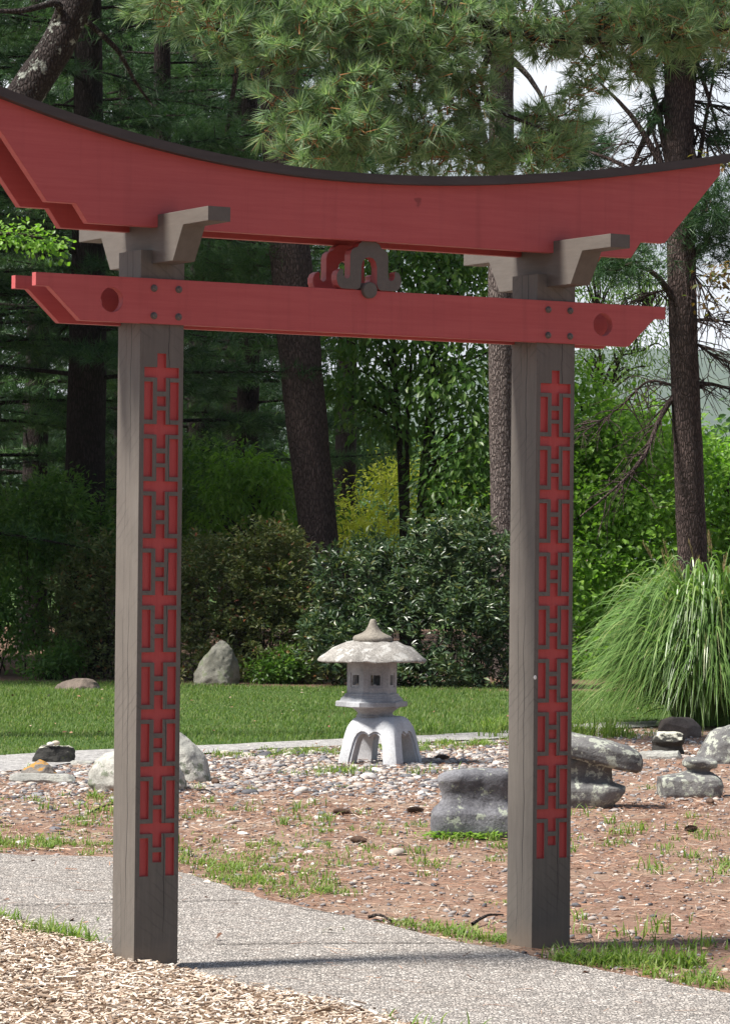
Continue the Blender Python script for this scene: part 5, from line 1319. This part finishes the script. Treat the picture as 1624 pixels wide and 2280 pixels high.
# far wood beyond the park
fw = []
c, d, i, C_ = lobe_points([(x, y, 130, 70, Y, 4) for x, y, Y in ((600, 1080, 110), (760, 1060, 112), (880, 1040, 112), (1020, 1060, 108), (1180, 1050, 110), (1300, 1010, 108), (1420, 1030, 112), (1560, 1040, 110), (1700, 1020, 110), (800, 1180, 106), (1000, 1180, 106), (1350, 1150, 106), (1600, 1170, 106), (620, 1180, 106), (1180, 1180, 106))], 2200, rv, .5)
cc = np.repeat(c, 10, 0) + rv.normal(size=(22000, 3)) * .4
V, Fo = leaves(cc, rv.normal(size=cc.shape), np.array([0, 0, 1.]) + rv.normal(size=cc.shape) * .5, rv.uniform(.2, .38, len(cc)), .6, rv)
fo = link('far_woods', np_mesh('far_woods', V, Fo), LF_BLUE); tag(fo, 'far line of green woods seen through the trees', 'woods', kind='stuff')

# ------------------------------------------------------------------ tall ornamental grass
og = thing('ornamental_grass', 'big fountain of arching green silver grass at the right', 'grass clump')
YG = 33.2
cgr = at(1575, 1640, YG)
n = 4300; seg = 15
az = rv.uniform(0, 2 * math.pi, n); br = np.sqrt(rv.uniform(0, 1, n)) * .34
phi = np.arccos(rv.uniform(.12, 1.0, n)); sc_ = np.where(rv.uniform(size=n) < .72, rv.uniform(.86, 1.05, n), rv.uniform(.45, .9, n))
ra = (.84 * np.sin(phi)) * sc_ + rv.normal(0, .05, n); ha = (.36 + 1.20 * np.cos(phi)) * sc_ + rv.normal(0, .05, n)
rt = ra + rv.uniform(.16, .46, n); zt = np.maximum(ha - rv.uniform(.12, .80, n) * (.4 + ha * .5), .03)
stray = rv.uniform(size=n) < .025; ha[stray] += rv.uniform(.1, .28, stray.sum()); zt[stray] += .2
wdt = rv.uniform(.007, .015, n)
t_s = np.linspace(0, 1, seg)
baz = az + rv.normal(0, .55, n)
Vb = np.zeros((n, seg, 2, 3)); x = cgr.x + br * np.cos(az); y = YG + br * np.sin(az)
ca, sa = np.cos(baz), np.sin(baz); sway = rv.normal(0, .10, n)
for s in range(seg):
    u = t_s[s]; ww = wdt * (1 - u ** 2.4) * (.6 + .4 * min(1, u * 4)) + .0006
    b1, b2, b3 = 3 * u * (1 - u) ** 2, 3 * u * u * (1 - u), u ** 3
    r_ = b1 * ra * .18 + b2 * ra * .98 + b3 * rt; z = np.maximum(b1 * ha * .85 + b2 * ha * 1.36 + b3 * zt, .015)
    cx, cy = x + ca * r_ - sa * sway * u * u, y + sa * r_ + ca * sway * u * u
    tw = .5 * np.sin(baz * 3 + u * 2)
    Vb[:, s, 0] = np.stack([cx - sa * ww, cy + ca * ww, z + ww * tw], 1); Vb[:, s, 1] = np.stack([cx + sa * ww, cy - ca * ww, z - ww * tw], 1)
i0 = np.arange(seg - 1) * 2
fq = np.stack([i0, i0 + 1, i0 + 3, i0 + 2], 1)
Fg = (fq[None] + (np.arange(n) * seg * 2)[:, None, None]).reshape(-1, 4)
link('blades', np_mesh('blades', Vb, Fg), BLADE, og)
tb = Tubes()
pl = []
for q in range(14):
    a = rv.uniform(0, 6.28); r = rv.uniform(0, .3); b = np.array([cgr.x + r * math.cos(a), YG + r * math.sin(a), 0]); h = rv.uniform(1.55, 1.95); o_ = rv.normal(size=2) * .38
    L_ = spline([b, b + np.array([o_[0] * .3, o_[1] * .3, h * .6]), b + np.array([o_[0], o_[1], h])], 9); tb.add(L_, np.linspace(.004, .002, 9), 4)
    for e in range(26):
        p = L_[-1] + (L_[-2] - L_[-1]) * e / 26; pl.append((p, np.array([rv.normal() * .3, rv.normal() * .3, 1]) + (L_[-1] - L_[-2])))
link('flower_stalk', tb.mesh('flower_stalk'), PLUME, og)
V, Fo = leaves(np.array([p for p, _ in pl]), np.array([d for _, d in pl]), rv.normal(size=(len(pl), 3)), np.full(len(pl), .05), .06, rv)
link('plume', np_mesh('plume', V, Fo), PLUME, og)

# ------------------------------------------------------------------ air between here and the hill
hm = bpy.data.meshes.new('haze')
bm = bmesh.new(); bmesh.ops.create_cube(bm, size=1.0)
for v in bm.verts: v.co = Vector((v.co.x * 8600, 3900 + v.co.y * 8400, -3.6 + (v.co.z + .5) * 500))
bm.to_mesh(hm); bm.free()
HZ, t_, o_ = new_mat('thin_haze')
pv = t_.nodes.new('ShaderNodeVolumePrincipled'); pv.inputs['Color'].default_value = (.86, .92, 1, 1); pv.inputs['Density'].default_value = .00008; pv.inputs['Anisotropy'].default_value = .3
t_.links.new(pv.outputs[0], o_.inputs['Volume'])
hz = link('haze', hm, HZ); tag(hz, 'thin summer haze over the valley', 'haze', kind='stuff')
